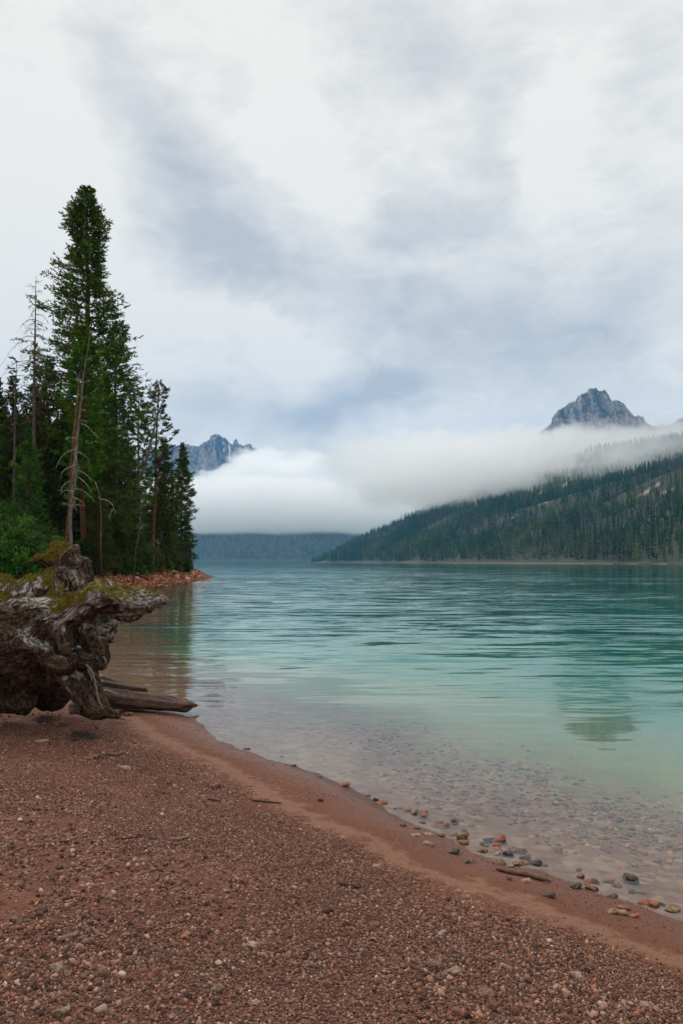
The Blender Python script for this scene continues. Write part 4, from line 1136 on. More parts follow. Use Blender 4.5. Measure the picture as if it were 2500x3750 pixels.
SV, SQ = surface_nets(FV, lo, h_)
del XX, XW, wx_, wz_, hol, Fd
# flow coordinates: the grain runs along the nearest roots
wsum = np.zeros(len(SV)); q3 = np.zeros((len(SV), 3)); ccx = np.zeros(len(SV))
for ci_, (pts, rad, kind, k) in enumerate(CH):
    if kind != 1: continue
    d, off, al = seg_info(SV, pts, rad)
    w_ = np.exp(-np.maximum(d, 0) / 0.08) * (0.3 + rad.mean()); w_ = w_ * (d < .5)
    q3 += w_[:, None] * (off + np.stack([0 * al, 0 * al, 0 * al], 1)); ccx += w_ * (al * 0.10); wsum += w_
q3 /= wsum[:, None] + 1e-9; ccx /= wsum + 1e-9
flow = q3 + 0.02 * np.stack([fbm(SV * 3.1, 2, seed=70), fbm(SV * 3.1, 2, seed=71), fbm(SV * 3.1, 2, seed=72)], 1)
flow = flow + ccx[:, None] * np.array((0.5, 0.7, 0.4))
def normals(V, Q):
    n_ = np.cross(V[Q[:, 2]] - V[Q[:, 0]], V[Q[:, 3]] - V[Q[:, 1]]); N_ = np.zeros_like(V)
    for j in range(4): np.add.at(N_, Q[:, j], n_)
    return unit(N_)
NV = normals(SV, SQ)
grv = ridged(flow * 17, 2, .6, seed=75)
grv2 = ridged(flow * 42, 2, .6, seed=76)
SV2 = SV + NV * (0.008 * grv + 0.007 * grv2 + 0.006 * fbm(SV * 14, 2, seed=77))[:, None]
NV = normals(SV2, SQ)
mossn = fbm(SV * 2.6, 3, seed=80) + 0.5 * fbm(SV * 12, 2, seed=81)
up = NV[:, 2]
hi_z = sstep(SV[:, 2], 1.35, 1.62)
moss = sstep(up * 0.8 + 0.55 * mossn + 0.5 * hi_z, 0.65, 0.95) * sstep(SV[:, 2] + .15 * mossn, 1.15, 1.42)
blk = (SV[:, 1] > 8.85)
moss = np.where(blk, sstep(up * .55 + 0.55 * mossn + .75 * sstep(SV[:, 2], 1.95, 2.2) + .4 * sstep(-SV[:, 0], 3.05, 3.4), .62, 1.0), moss)
arm = sstep(SV[:, 0], -2.75, -2.6) * (~blk)
moss = moss * (1 - 0.35 * arm)
silver = sstep(0.45 * up + 0.5 * fbm(SV * 3.3, 3, seed=83) + 0.55 * sstep(SV[:, 2], 1.2, 1.7) + .35 * arm * (SV[:, 2] > 1.2), 0.15, 0.9)
silver = (silver + .32 * sstep(grv + .4 * grv2, .25, .9)) * np.where(blk, .4, 1.0)
ms_, t = material('driftwood')
P = t.pos(); fl_ = t.attr('flow', 'Vector')
gA = t.noise(fl_, 55, 3, 0.6); gB = t.noise(fl_, 140, 2, 0.6); gC = t.noise(P, 5, 3, 0.6)
dark = t.mix(t.ss(gA, .35, .65), srgb(28, 21, 17), srgb(92, 74, 60))
silv = t.mix(t.ss(gA, .36, .62), srgb(62, 55, 51), srgb(158, 152, 147))
c_ = t.mix(t.ss(t.m('ADD', t.attr('silver', 'Fac'), t.m('MULTIPLY', t.m('SUBTRACT', gC, .5), .7)), .25, .8), dark, silv)
c_ = t.mix(t.m('MULTIPLY', t.ss(gB, .55, .7), .35), c_, srgb(40, 30, 26))
mo = t.mix(t.noise(P, 40, 3, .7), srgb(58, 50, 16), srgb(118, 104, 32))
mfac = t.ss(t.m('ADD', t.attr('moss', 'Fac'), t.m('MULTIPLY', t.m('SUBTRACT', t.noise(P, 28, 3, .6), .5), 1.0)), .45, .65)
c_ = t.mix(mfac, c_, mo)
crk = t.ss(t.m('ABSOLUTE', t.m('SUBTRACT', t.noise(fl_, 26, 2, .5), .5)), .0, .035)
c_ = t.mix(t.m('MULTIPLY', t.m('SUBTRACT', 1.0, crk), t.m('SUBTRACT', .8, mfac)), c_, srgb(20, 14, 12))
hh2 = t.m('ADD', t.m('ADD', gA, t.m('MULTIPLY', gB, .6)), crk)
bpn = t.node('ShaderNodeBump', {'Height': hh2, 'Strength': 1.0, 'Distance': 0.008})
surf(t, c_, .82, bpn.outputs[0], .2)
stump = thing('driftwood_stump', 'huge weathered tree stump with twisted roots and yellow green moss lying on the beach', 'stump', (-2.9, 8.6, gz(-2.9, 8.6)))
me = mesh_from('root_mass', SV2 - np.array(stump.location), SQ, attrs={'flow': flow, 'moss': moss, 'silver': silver})
obj('root_mass', me, ms_, stump)
# tufts of moss
rngm = np.random.RandomState(3)
cand = np.where(moss + .5 * vnoise(SV * 30, 91) > .7)[0]; cand = cand[rngm.randint(0, len(cand), 45000)]
Pm = SV2[cand] + rngm.normal(0, .004, (len(cand), 3)) - np.array(stump.location)
Dm = unit(NV[cand] + rngm.normal(0, .6, (len(cand), 3)) + (0, 0, -.15))
Vm, Qm = kites(Pm, Dm, .017 * rngm.uniform(.4, 1.4, len(cand)), .007 * rngm.uniform(.5, 1.5, len(cand)), rngm)
mm, t = material('moss')
cc_ = t.mix(t.noise(t.pos(), 6, 3, .6), srgb(62, 54, 16), srgb(150, 134, 36)); cc_ = t.mix(t.xyz(t.attr('col'))[0], cc_, srgb(104, 92, 30))
surf(t, cc_, .9)
mcol = np.repeat(rngm.uniform(0, 1, (len(cand), 3)), 4, 0)
obj('moss', mesh_from('moss', Vm, Qm, smooth=False, colors=mcol), mm, stump)

# pale ridge of the foot and broken rootlets
mpr, t = material('bleached_root'); P = t.pos(); n_ = t.noise(P, 30, 3, .6); surf(t, t.mix(n_, srgb(58, 48, 42), srgb(142, 130, 118)), .8)
rr0 = np.array(stump.location); rngr = np.random.RandomState(14)
def root_px(ch, r, mat_=None):
    P_ = np.array([W(a, b, D) for a, b, D in ch]) - rr0; tt = np.linspace(0, len(P_) - 1, 16); Q_ = np.stack([np.interp(tt, np.arange(len(P_)), P_[:, j]) for j in range(3)], 1)
    Q_[1:-1] = (Q_[:-2] + 2 * Q_[1:-1] + Q_[2:]) / 4; Q_ += rngr.normal(0, r * .18, Q_.shape)
    A_ = Acc(); A_.tube(Q_, r * np.linspace(1, .35, 16), 7, .2, 1); obj('root', A_.mesh('root'), mat_ or mpr, stump)
for ch, r in [([(316, 2432, 8.03), (332, 2446, 8.0), (345, 2480, 7.99), (353, 2520, 7.98), (363, 2565, 7.96), (379, 2600, 7.93)], .017), ([(322, 2450, 7.98), (337, 2480, 7.97), (336, 2496, 7.96)], .010),
              ([(392, 2322, 8.0), (408, 2332, 8.0), (404, 2345, 8.0)], .014), ([(380, 2405, 7.98), (391, 2422, 7.96), (388, 2434, 7.96)], .013),
              ([(560, 2190, 7.87), (585, 2186, 7.87), (607, 2181, 7.87)], .013), ([(545, 2212, 7.87), (580, 2212, 7.86), (600, 2203, 7.86)], .013), ([(500, 2168, 7.88), (540, 2176, 7.86), (572, 2179, 7.86)], .010),
              ([(440, 2262, 7.97), (452, 2272, 7.97), (448, 2283, 7.97)], .012), ([(470, 2255, 7.95), (482, 2262, 7.95)], .009)]: root_px(ch, r)

# ---------------------------------------------------------------- split log at the water's edge
def split_log(name, label, a, b, r0, r1, mat, seed, flat=.6, n=70, m_=26, splits=3, sag=0.0, parts=True):
    rng = np.random.RandomState(seed); a = np.array(a, float); b = np.array(b, float); ax = b - a; Ln = np.linalg.norm(ax); ax /= Ln
    side = unit(np.cross(ax, (0, 0, 1))); up_ = np.cross(side, ax)
    u = np.linspace(0, 1, n); th = np.arange(m_) * 2 * math.pi / m_
    U, TH = np.meshgrid(u, th, indexing='ij')
    rr = r0 + (r1 - r0) * U
    q = np.stack([U * Ln * 1.1, np.cos(TH) * 3, np.sin(TH) * 3 + seed], -1).reshape(-1, 3)
    rr = rr * (1 + .30 * ridged(q, 2, seed=seed).reshape(U.shape) + .16 * fbm(q * (.7, 2.2, 2.2), 2, seed=seed + 2).reshape(U.shape))
    endn = .5 + .5 * vnoise(np.stack([np.cos(TH) * 2.2, np.sin(TH) * 2.2, TH * 0 + seed], -1).reshape(-1, 3), seed + 3).reshape(U.shape)
    Ue = U * (1 - .22 * endn * sstep(U, .5, 1)) + .10 * endn * (1 - sstep(U, 0, .4)) * .5
    tap = np.minimum(1, ((1 - U) * Ln / (r1 * 1.2)) ** .6 + .03) * np.minimum(1, (U * Ln / (r0 * .8)) ** .6 + .03)
    rr = rr * tap
    V = a + ax * (Ue * Ln)[..., None] + side * (rr * np.cos(TH))[..., None] + up_ * (rr * np.sin(TH) * flat)[..., None]
    V[..., 2] += sag * np.sin(U * math.pi)
    return V.reshape(-1, 3), grid_faces(n, m_, True)[:, ::-1]
ml, t = material('wet_dark_wood')
P = t.pos(); oc = t.node('ShaderNodeTexCoord').outputs['Object']
gq = t.noise(t.v('MULTIPLY', oc, (3, 30, 60)), 1.5, 4, .65); gq2 = t.noise(P, 6, 3)
cl_ = t.mix(t.ss(gq, .35, .65), srgb(40, 28, 24), srgb(92, 68, 56)); cl_ = t.mix(t.m('MULTIPLY', t.ss(gq2, .52, .66), .6), cl_, srgb(112, 62, 44))
bpn = t.node('ShaderNodeBump', {'Height': gq, 'Strength': .9, 'Distance': .012}); surf(t, cl_, .55, bpn.outputs[0], .4)
def pw(px, py, D): return place(px, py, D=D)
z = lambda x, y: gz(x, y)
lg = thing('driftwood_log', 'dark wet split log reaching from the stump foot into the shallow water', 'log', tuple(pw(520, 2560, 10.0)))
L0 = np.array(lg.location)
for (pa, pb, r0, r1, fl, sd_) in [((330, 2550, 9.6), (722, 2590, 10.6), .16, .085, .75, 1), ((350, 2478, 9.9), (482, 2520, 10.2), .07, .05, .7, 2), ((352, 2498, 9.7), (560, 2530, 10.3), .06, .045, .6, 3),
                                  ((360, 2545, 9.3), (450, 2560, 9.4), .10, .05, .8, 4), ((430, 2575, 10.0), (738, 2584, 10.7), .07, .03, .8, 5), ((560, 2550, 10.4), (700, 2568, 10.7), .06, .04, .6, 6)]:
    V, Q = split_log('x', '', pw(*pa), pw(*pb), r0, r1, None, sd_, fl)
    obj('split_wood', mesh_from('split_wood', V - L0, Q), ml, lg)
# ================================================================ stones, gravel and sticks on the beach
def ico(sub):
    f_ = (1 + 5 ** .5) / 2
    V = [(-1, f_, 0), (1, f_, 0), (-1, -f_, 0), (1, -f_, 0), (0, -1, f_), (0, 1, f_), (0, -1, -f_), (0, 1, -f_), (f_, 0, -1), (f_, 0, 1), (-f_, 0, -1), (-f_, 0, 1)]
    T = [(0, 11, 5), (0, 5, 1), (0, 1, 7), (0, 7, 10), (0, 10, 11), (1, 5, 9), (5, 11, 4), (11, 10, 2), (10, 7, 6), (7, 1, 8),
         (3, 9, 4), (3, 4, 2), (3, 2, 6), (3, 6, 8), (3, 8, 9), (4, 9, 5), (2, 4, 11), (6, 2, 10), (8, 6, 7), (9, 8, 1)]
    V = [Vector(v).normalized() for v in V]
    for _ in range(sub):
        mid = {}; T2 = []
        def gm(a, b):
            k_ = (min(a, b), max(a, b))
            if k_ not in mid: mid[k_] = len(V); V.append(((V[a] + V[b]) / 2).normalized())
            return mid[k_]
        for a, b, c in T: x, y, z_ = gm(a, b), gm(b, c), gm(c, a); T2 += [(a, x, z_), (b, y, x), (c, z_, y), (x, y, z_)]
        T = T2
    return np.array([tuple(v) for v in V]), np.array(T)
ICO = [ico(i) for i in range(4)]
def rock_shape(sub, seed, ang=.35, n_planes=7):
    """angular stone: a ball cut by random planes, then roughened"""
    rng = np.random.RandomState(seed); V, T = ICO[sub]; V = V.copy()
    for _ in range(n_planes):
        n_ = unit(rng.normal(size=3)); c = rng.uniform(.55, .85); d = V @ n_
        V = V - np.maximum(d - c, 0)[:, None] * n_ * .9
    V = V * (1 + ang * .35 * vnoise(V * 1.7 + seed, seed)[:, None] + ang * .16 * vnoise(V * 4.5 + seed, seed + 1)[:, None])
    return V, T
def rand_rot(n, rng):
    q = unit(rng.normal(size=(n, 4))); w_, x, y, z_ = q.T
    return np.stack([1 - 2 * (y * y + z_ * z_), 2 * (x * y - z_ * w_), 2 * (x * z_ + y * w_), 2 * (x * y + z_ * w_), 1 - 2 * (x * x + z_ * z_), 2 * (y * z_ - x * w_),
                     2 * (x * z_ - y * w_), 2 * (y * z_ + x * w_), 1 - 2 * (x * x + y * y)], -1).reshape(n, 3, 3)
PAL = np.array([srgb(*c) for c in [(118, 82, 70), (146, 108, 94), (96, 66, 58), (168, 136, 122), (128, 96, 86), (190, 168, 154), (84, 60, 54), (112, 98, 92), (150, 100, 78), (206, 190, 178), (132, 88, 72), (70, 56, 54)]])
PW = np.array([.17, .18, .11, .15, .13, .05, .06, .05, .06, .012, .05, .01]); PW = PW / PW.sum()
def scatter(name, XY, size, rng, sub=0, nproto=10, bury=.25, flat=(.55, .95), pal=PAL, pw=PW, zoff=0.0, align=False):
    n = len(XY); kinds_ = rng.randint(0, nproto, n); zz = ground_z(np.column_stack([XY, np.zeros(n)]))
    Vs, Ts, Cs, off = [], [], [], 0
    for k_ in range(nproto):
        m__ = np.where(kinds_ == k_)[0]
        if not len(m__): continue
        V, T = rock_shape(sub, 900 + k_ + 40 * sub); sc = np.stack([rng.uniform(.8, 1.25, len(m__)), rng.uniform(.7, 1.0, len(m__)), rng.uniform(*flat, len(m__))], 1) * size[m__][:, None] / 2
        if align:
            th = rng.uniform(0, 6.28, len(m__)); z0_ = 0 * th; Rm = np.stack([np.cos(th), -np.sin(th), z0_, np.sin(th), np.cos(th), z0_, z0_, z0_, z0_ + 1], -1).reshape(-1, 3, 3)
        else:
            Rm = rand_rot(len(m__), rng)
        X = np.einsum('nij,nvj->nvi', Rm, V[None] * sc[:, None]) + np.stack([XY[m__, 0], XY[m__, 1], zz[m__] + size[m__] * (.5 - bury) * .7 + zoff], 1)[:, None]
        Vs.append(X.reshape(-1, 3)); Ts.append((T[None] + (np.arange(len(m__)) * len(V))[:, None, None]).reshape(-1, 3) + off); off += len(m__) * len(V)
        c_ = pal[rng.choice(len(pal), len(m__), p=pw)] * rng.uniform(.4, 1.2, (len(m__), 1))
        Cs.append(np.repeat(c_, len(V), 0))
    return mesh_from(name, np.vstack(Vs), None, np.vstack(Ts), smooth=(sub > 1 or align), colors=np.vstack(Cs))
mst, t = material('gravel_stone')
P = t.pos(); c_ = t.attr('col'); n_ = t.noise(P, 120, 3, .7)
c_ = t.mix(t.m('MULTIPLY', t.ss(n_, .5, .75), .35), c_, t.mix(.6, c_, (.5, .45, .4))); c_ = t.mix(t.m('MULTIPLY', t.ss(n_, .5, .3), .4), c_, t.mix(.6, c_, (.03, .02, .018)))
bpn = t.node('ShaderNodeBump', {'Height': n_, 'Strength': .5, 'Distance': .003}); c_ = t.v('MULTIPLY', c_, (.86, .76, .66)); surf(t, c_, .78, bpn.outputs[0], .3)

rngs = np.random.RandomState(21)
def sample_area(n, x0, x1, y0, y1): return np.column_stack([rngs.uniform(x0, x1, n), rngs.uniform(y0, y1, n)])
def view_keep(XY, m_=.6):                      # the stretch of beach the photograph could see, with a margin to either side
    return (np.abs(XY[:, 0]) < .47 * XY[:, 1] + m_) & (XY[:, 1] > 2.1)
def patchy(XY, s=1.1, seed=31): return fbm(np.column_stack([XY * s, 0 * XY[:, 0]]), 3, seed=seed)
# fine gravel
A1 = sample_area(520000, -4.6, 3.2, 2.1, 8.6); A1 = A1[view_keep(A1)]; d1 = shore_d(np.column_stack([A1, 0 * A1[:, 0]]))
pa = patchy(A1); keep = rngs.uniform(0, 1, len(A1)) < sstep(d1 + .12 * pa, .85, 1.15) * np.clip(.75 + .8 * pa, .05, 1) * np.interp(A1[:, 1], [2, 4, 6, 8.6], [1.2, .9, .4, .2])
A1 = A1[keep][:215000]
g1_ = obj('gravel', scatter('gravel', A1, rngs.uniform(.007, .0175, len(A1)), rngs), mst); tag(g1_, 'fine angular reddish gravel covering the beach', 'gravel', kind='stuff')
# coarser gravel
A2 = sample_area(110000, -5.2, 3.2, 2.1, 9.6); A2 = A2[view_keep(A2)]; d2 = shore_d(np.column_stack([A2, 0 * A2[:, 0]])); pa = patchy(A2, 1.5, 37)
pr_ = sstep(d2 + .15 * pa, 1.0, 1.7) * np.clip(.35 + 1.1 * pa, .04, 1) * np.interp(A2[:, 1], [2.1, 3.2, 4.0, 7, 9.6], [1.5, 1.1, .4, .12, .08])
A2 = A2[rngs.uniform(0, 1, len(A2)) < pr_][:26000]
sz = .014 + .022 * rngs.uniform(0, 1, len(A2)) ** 2.2
g2_ = obj('gravel', scatter('gravel', A2, sz, rngs, sub=1), mst); tag(g2_, 'coarse brown and pink pebbles lying over the finer gravel', 'gravel', kind='stuff')
# grit on the wet edge and the bare stripe
A3 = sample_area(150000, -3.5, 3.2, 3.2, 11.5); A3 = A3[view_keep(A3)]; d3 = shore_d(np.column_stack([A3, 0 * A3[:, 0]]))
pr_ = np.where((d3 > .03) & (d3 < 1.2), np.where((d3 > .66) & (d3 < .95), .08, .7), 0) * np.clip(.6 + patchy(A3, 2, 5), .1, 1)
A3 = A3[rngs.uniform(0, 1, len(A3)) < pr_][:42000]
PALW = np.array([srgb(*c) for c in [(110, 66, 46), (138, 88, 64), (92, 54, 40), (156, 110, 84), (120, 84, 66)]])
g3_ = obj('gravel', scatter('gravel', A3, .003 + .008 * rngs.uniform(0, 1, len(A3)) ** 2, rngs, pal=PALW, pw=np.full(5, .2)), mst); tag(g3_, 'rusty grit on the damp sand along the waterline', 'gravel', kind='stuff')
# stones lying under the shallow water
A4 = sample_area(60000, -3.5, 7.5, 3.5, 14); A4 = A4[view_keep(A4, 1)]; d4 = -shore_d(np.column_stack([A4, 0 * A4[:, 0]])); 
pr_ = sstep(d4, .15, 1.2) * (1 - sstep(d4, 1.7, 3.6)) * np.clip(.45 + .8 * patchy(A4, 1.2, 8), .03, 1) * sstep(A4[:, 0] - .15 * A4[:, 1], -2.2, 1.2)
A4 = A4[rngs.uniform(0, 1, len(A4)) < pr_ * .9][:2000]
PALB = np.array([srgb(*c) for c in [(150, 112, 92), (166, 124, 102), (134, 100, 82), (176, 138, 112), (160, 112, 86), (146, 122, 104), (190, 156, 130)]])
g4_ = obj('gravel', scatter('gravel', A4, .018 + .055 * rngs.uniform(0, 1, len(A4)) ** 1.6, rngs, sub=1, bury=.44, flat=(.28, .5), pal=PALB, pw=np.full(7, 1 / 7), align=True), mst)
tag(g4_, 'flat rounded stones lying on the bed under the clear shallow water', 'gravel', kind='stuff')

# ---------------------------------------------------------------- single stones
def stone_mat(name, c1, c2, wet=False):
    m_, t = material(name); P = t.pos(); n_ = t.noise(P, 26, 4, .65); n2_ = t.noise(P, 140, 3, .7)
    c_ = t.mix(t.ss(n_, .35, .65), srgb(*c1), srgb(*c2)); c_ = t.mix(t.m('MULTIPLY', t.ss(n2_, .55, .7), .4), c_, srgb(206, 190, 172))
    bpn = t.node('ShaderNodeBump', {'Height': t.m('ADD', n_, n2_), 'Strength': .6, 'Distance': .006})
    surf(t, c_, .5 if wet else .8, bpn.outputs[0], .3 if wet else .25); return m_
SM = {'r': stone_mat('wet_rusty_stone', (96, 48, 30), (142, 78, 50), True), 'd': stone_mat('wet_dark_stone', (40, 28, 26), (72, 52, 46), True),
      'b': stone_mat('brown_stone', (88, 62, 52), (124, 92, 78)), 'p': stone_mat('pale_stone', (116, 92, 78), (156, 130, 114)), 'o': stone_mat('speckled_stone', (86, 66, 50), (134, 108, 84)),
      'k': stone_mat('charcoal_clump', (26, 22, 22), (48, 40, 38))}
stone_me = {}
def stone(label, px, py, wpx, hpx, kk, seed, group=None, cat='stone', aspect=.8, name='stone', water_=False):
    zz_ = 0.0
    for _ in range(5): p = place(px, py + hpx * .3, z=zz_); zz_ = max(gz(p[0], p[1]), -.02)
    k_ = p[1] / F_PX; w_ = wpx * k_; h__ = hpx * k_
    key = (seed % 9)
    if (key, kk) not in stone_me:
        V, T = rock_shape(3, 300 + key, .5, 9); stone_me[(key, kk)] = mesh_from('stone', V, None, T, smooth=True); stone_me[(key, kk)].materials.append(SM[kk])
    o = obj(name, stone_me[(key, kk)]); o.location = (p[0], p[1], zz_ + h__ * .22)
    o.scale = (w_ * .56, w_ * .56 * aspect, h__ * .62); o.rotation_euler = (0.1 * math.sin(seed * 7), .12 * math.cos(seed * 5), .5 * math.sin(seed * 3.3))
    return tag(o, label, cat, group)
def c5(x, y): return 1300 + x * .7653, 2850 + y * .7653
ST = [('small brown stone, first of the shoreline stones nearest the log', *c5(62, 82), 16, 6, 'd'), ('small dark stone at the water line beside a flat orange one', *c5(98, 102), 22, 13, 'd'), ('flat orange red stone in the shallow edge', *c5(126, 113), 40, 12, 'r'),
      ('tiny rusty stone before the group of four wet stones', *c5(190, 146), 12, 8, 'r'), ('small flat rusty stone just left of four wet stones', *c5(215, 142), 20, 9, 'r'),
      ('round orange stone, leftmost of four wet stones', *c5(253, 153), 28, 18, 'r'), ('speckled tan stone in the middle of four wet stones', *c5(284, 166), 28, 24, 'o'), ('dark red stone behind the speckled tan one', *c5(326, 163), 36, 17, 'r'),
      ('brown wet stone lowest of the four wet stones', *c5(321, 184), 32, 16, 'r'), ('small black stone just below the four wet stones', *c5(322, 212), 24, 11, 'd'), ('rounded brown stone standing alone in shallow water', *c5(472, 204), 38, 20, 'o'),
      ('long flat wet stone in the waterline pair', *c5(398, 228), 50, 14, 'r'), ('brown rounded stone touching the long flat wet stone', *c5(438, 228), 30, 19, 'o'), ('dark stone on top of the waterline pair', *c5(404, 212), 28, 16, 'b'),
      ('flat reddish stone beside the tall speckled stone', *c5(470, 266), 34, 15, 'r'), ('tall rounded speckled stone at the water edge', *c5(517, 280), 42, 36, 'o'), ('small dark stone behind the tall speckled stone', *c5(522, 250), 18, 12, 'd'),
      ('flat brown stone half sunk below the tall speckled stone', *c5(510, 307), 42, 14, 'b'), ('dark brown boulder alone on the damp sand', *c5(474, 349), 42, 26, 'd'), ('long pale flat stone on the sand stripe', *c5(347, 314), 46, 18, 'p'),
      ('pale flat stone on the damp sand above the long pale one', *c5(351, 267), 34, 14, 'p'), ('small white stone lying on the sand', *c5(288, 272), 32, 10, 'p'), ('brown stone on the damp sand near the sunk flat one', *c5(412, 273), 30, 15, 'b'),
      ('largest red brown block at the waterline', *c5(692, 288), 48, 34, 'r'), ('dark stone left of the largest red block', *c5(637, 295), 34, 13, 'd'), ('rounded grey brown stone at the foot of the cluster', *c5(617, 315), 30, 20, 'b'),
      ('orange stone below the largest red block', *c5(670, 324), 36, 18, 'r'), ('flat orange stone overlapping the damp sand in the cluster', *c5(667, 343), 50, 18, 'r'), ('black rounded stone in the middle of the cluster', *c5(728, 364), 42, 24, 'd'),
      ('long rusty stone on the lake side of the cluster', *c5(756, 338), 42, 16, 'r'), ('small orange stone on the far side of the cluster', *c5(802, 347), 30, 18, 'r'), ('rounded brown stone near the biggest black block', *c5(814, 381), 42, 22, 'b'),
      ('biggest black block at the lakeward end of the cluster', *c5(862, 402), 54, 26, 'd'), ('cream egg shaped stone before the cluster', *c5(683, 362), 28, 17, 'p'), ('tan rounded stone on the sand beside the cluster', *c5(812, 405), 28, 17, 'o'),
      ('pale tan flat stone among the cluster gravel', *c5(608, 346), 36, 17, 'o'), ('small cream stone next to the black block', *c5(746, 420), 20, 14, 'p'), ('flat rusty stone tapering into the water past the black block', *c5(903, 418), 26, 12, 'r'),
      ('tan stone on the damp sand above the stick', *c5(690, 400), 40, 20, 'o'), ('orange tan stone between the cream stone and the black block', *c5(776, 408), 34, 18, 'o'),
      ('small brown stone on the sand stripe before the stick', *c5(738, 482), 22, 20, 'b'), ('pale stone just below the middle of the stick', *c5(820, 489), 36, 20, 'p'), ('dark pebble on the sand near the hollow pair', *c5(535, 400), 26, 14, 'd'), ('tan pebble beside the dark pebble on the sand', *c5(552, 392), 32, 14, 'o'),
      ('dark brown stone on the damp sand beyond the stick', *c5(926, 560), 42, 20, 'd'), ('rusty upright stone in the shallows', *c5(1077, 470), 26, 26, 'r'), ('orange pebble behind the rusty upright stone', *c5(1068, 437), 24, 12, 'r'),
      ('speckled tan stone in the little group at the water edge', *c5(1137, 492), 40, 24, 'o'), ('dark stone on the near side of the little group', *c5(1058, 516), 44, 22, 'd'), ('brown flat stone below the speckled tan one', *c5(1132, 524), 46, 20, 'b'), ('orange stone left in the little group', *c5(1098, 497), 32, 16, 'r'),
      ('flat red stone in the shallows before the black boulder', *c5(1216, 490), 46, 14, 'r'), ('olive stone beside the flat red stone', *c5(1250, 510), 32, 20, 'b'), ('black wet boulder standing alone in the shallows', *c5(1310, 478), 56, 26, 'd'),
      ('flat dark stone in the pair farther into the shallows', *c5(1322, 542), 28, 16, 'd'), ('thin tan stone of the pair farther in the shallows', *c5(1364, 545), 34, 12, 'o'), ('dark stone half in the damp sand between the two groups', *c5(1231, 562), 36, 16, 'd'),
      ('cream flat slab, left of a touching pair on the sand', *c5(1233, 640), 36, 24, 'p'), ('cream flat slab, right of a touching pair on the sand', *c5(1277, 645), 38, 24, 'p'), ('red brown stone behind the cream slabs', *c5(1290, 616), 46, 18, 'r'), ('flat orange stone beside the cream slabs', *c5(1340, 660), 36, 16, 'r'),
      ('red wet stone at the waterline near the picture edge', *c5(1378, 592), 40, 16, 'r'), ('dark red flat stone at the waterline near the picture edge', *c5(1416, 602), 46, 20, 'r'), ('brown wet boulder nearest the picture edge at the waterline', *c5(1518, 624), 58, 26, 'o'), ('flat dark stone between the two wet stones at the picture edge', *c5(1465, 604), 36, 12, 'd'),
      ('small round stone on the wet sand left of the tall speckled one', *c5(230, 222), 22, 17, 'b'), ('grey flat stones bit on the upper wet sand', *c5(290, 236), 34, 9, 'b'),
      # upper shoreline and the beach
      ('leaf strewn brown stone at the waterline under the log', 905, 2742, 26, 10, 'b'), ('small rusty stone standing out in calm water', 1032, 2770, 14, 9, 'r'), ('flat dark stone at the calm waterline', 1075, 2803, 24, 7, 'd'), ('small dark stone nearest above the long red one', 1170, 2845, 18, 8, 'd'), ('long dark red stone at the waterline', 1258, 2874, 40, 14, 'r'),
      ('brown boulder with a flat top on the sand before the stump foot', 222, 2649, 50, 28, 'b'), ('dark small stone left of the flat topped boulder', 155, 2641, 28, 16, 'd'), ('black crumbled clump of charred wood on the beach', 312, 2692, 90, 28, 'k'), ('flat brown stone below the black crumbled clump', 276, 2708, 32, 14, 'd'),
      ('grey squarish stone lying on the upper gravel', 352, 2770, 44, 22, 'b'), ('brown flat stone touching the grey squarish one', 328, 2776, 34, 14, 'b'), ('pale broad stone in the upper left gravel', 160, 2716, 46, 22, 'p'), ('tan flat stone in the upper gravel', 462, 2810, 36, 14, 'p'), ('reddish stone on the sandy patch', 618, 2868, 22, 16, 'b'),
      ('brown pointed stone in the middle gravel', 790, 2878, 34, 26, 'b'), ('dark round pebble on the sand stripe', 1172, 2930, 22, 14, 'd'), ('tan flat stone in a pair beside the stump foot', 440, 2628, 36, 18, 'o'), ('brown stone in a pair beside the stump foot', 470, 2615, 34, 16, 'b'),
      ('white broken stone shining in the near gravel', 930, 3462, 52, 30, 'p'), ('pale grey stone in the bottom left gravel', 372, 3692, 46, 32, 'p'), ('greenish rounded stone in the bottom left gravel', 232, 3708, 66, 40, 'o'), ('big pale stone low in the left gravel', 212, 3540, 48, 32, 'p'),
      ('brown block low in the left gravel', 378, 3562, 54, 36, 'b'), ('salmon flat stone in the near middle gravel', 682, 3424, 40, 24, 'r'), ('white pebble standing out in the middle gravel', 558, 3182, 22, 16, 'p'), ('light flat stone in the right gravel', 1665, 3552, 50, 26, 'p'),
      ('pale flat stone near the bottom right corner', 2368, 3682, 50, 24, 'p'), ('brown rounded stone lower right among the gravel', 1590, 3532, 54, 26, 'b'), ('grey block in the gravel below the middle stick', 1380, 3170, 30, 20, 'p'), ('cream stone alone in the gravel right of the middle', 1620, 3418, 32, 20, 'p'),
      ('pale pointed stone in the gravel near the right patch of sand', 2110, 3568, 42, 20, 'p'), ('broad grey brown stone low in the gravel', 1780, 3640, 62, 30, 'b'), ('pinkish block left of the bottom middle', 800, 3620, 50, 28, 'o')]
for i, (lab, px, py, wp, hp, kk) in enumerate(ST):
    ck = 'k' == kk
    stone(lab, px, py, wp, hp, kk, i, cat='charred wood' if ck else 'stone', name='charred_wood' if ck else 'stone')

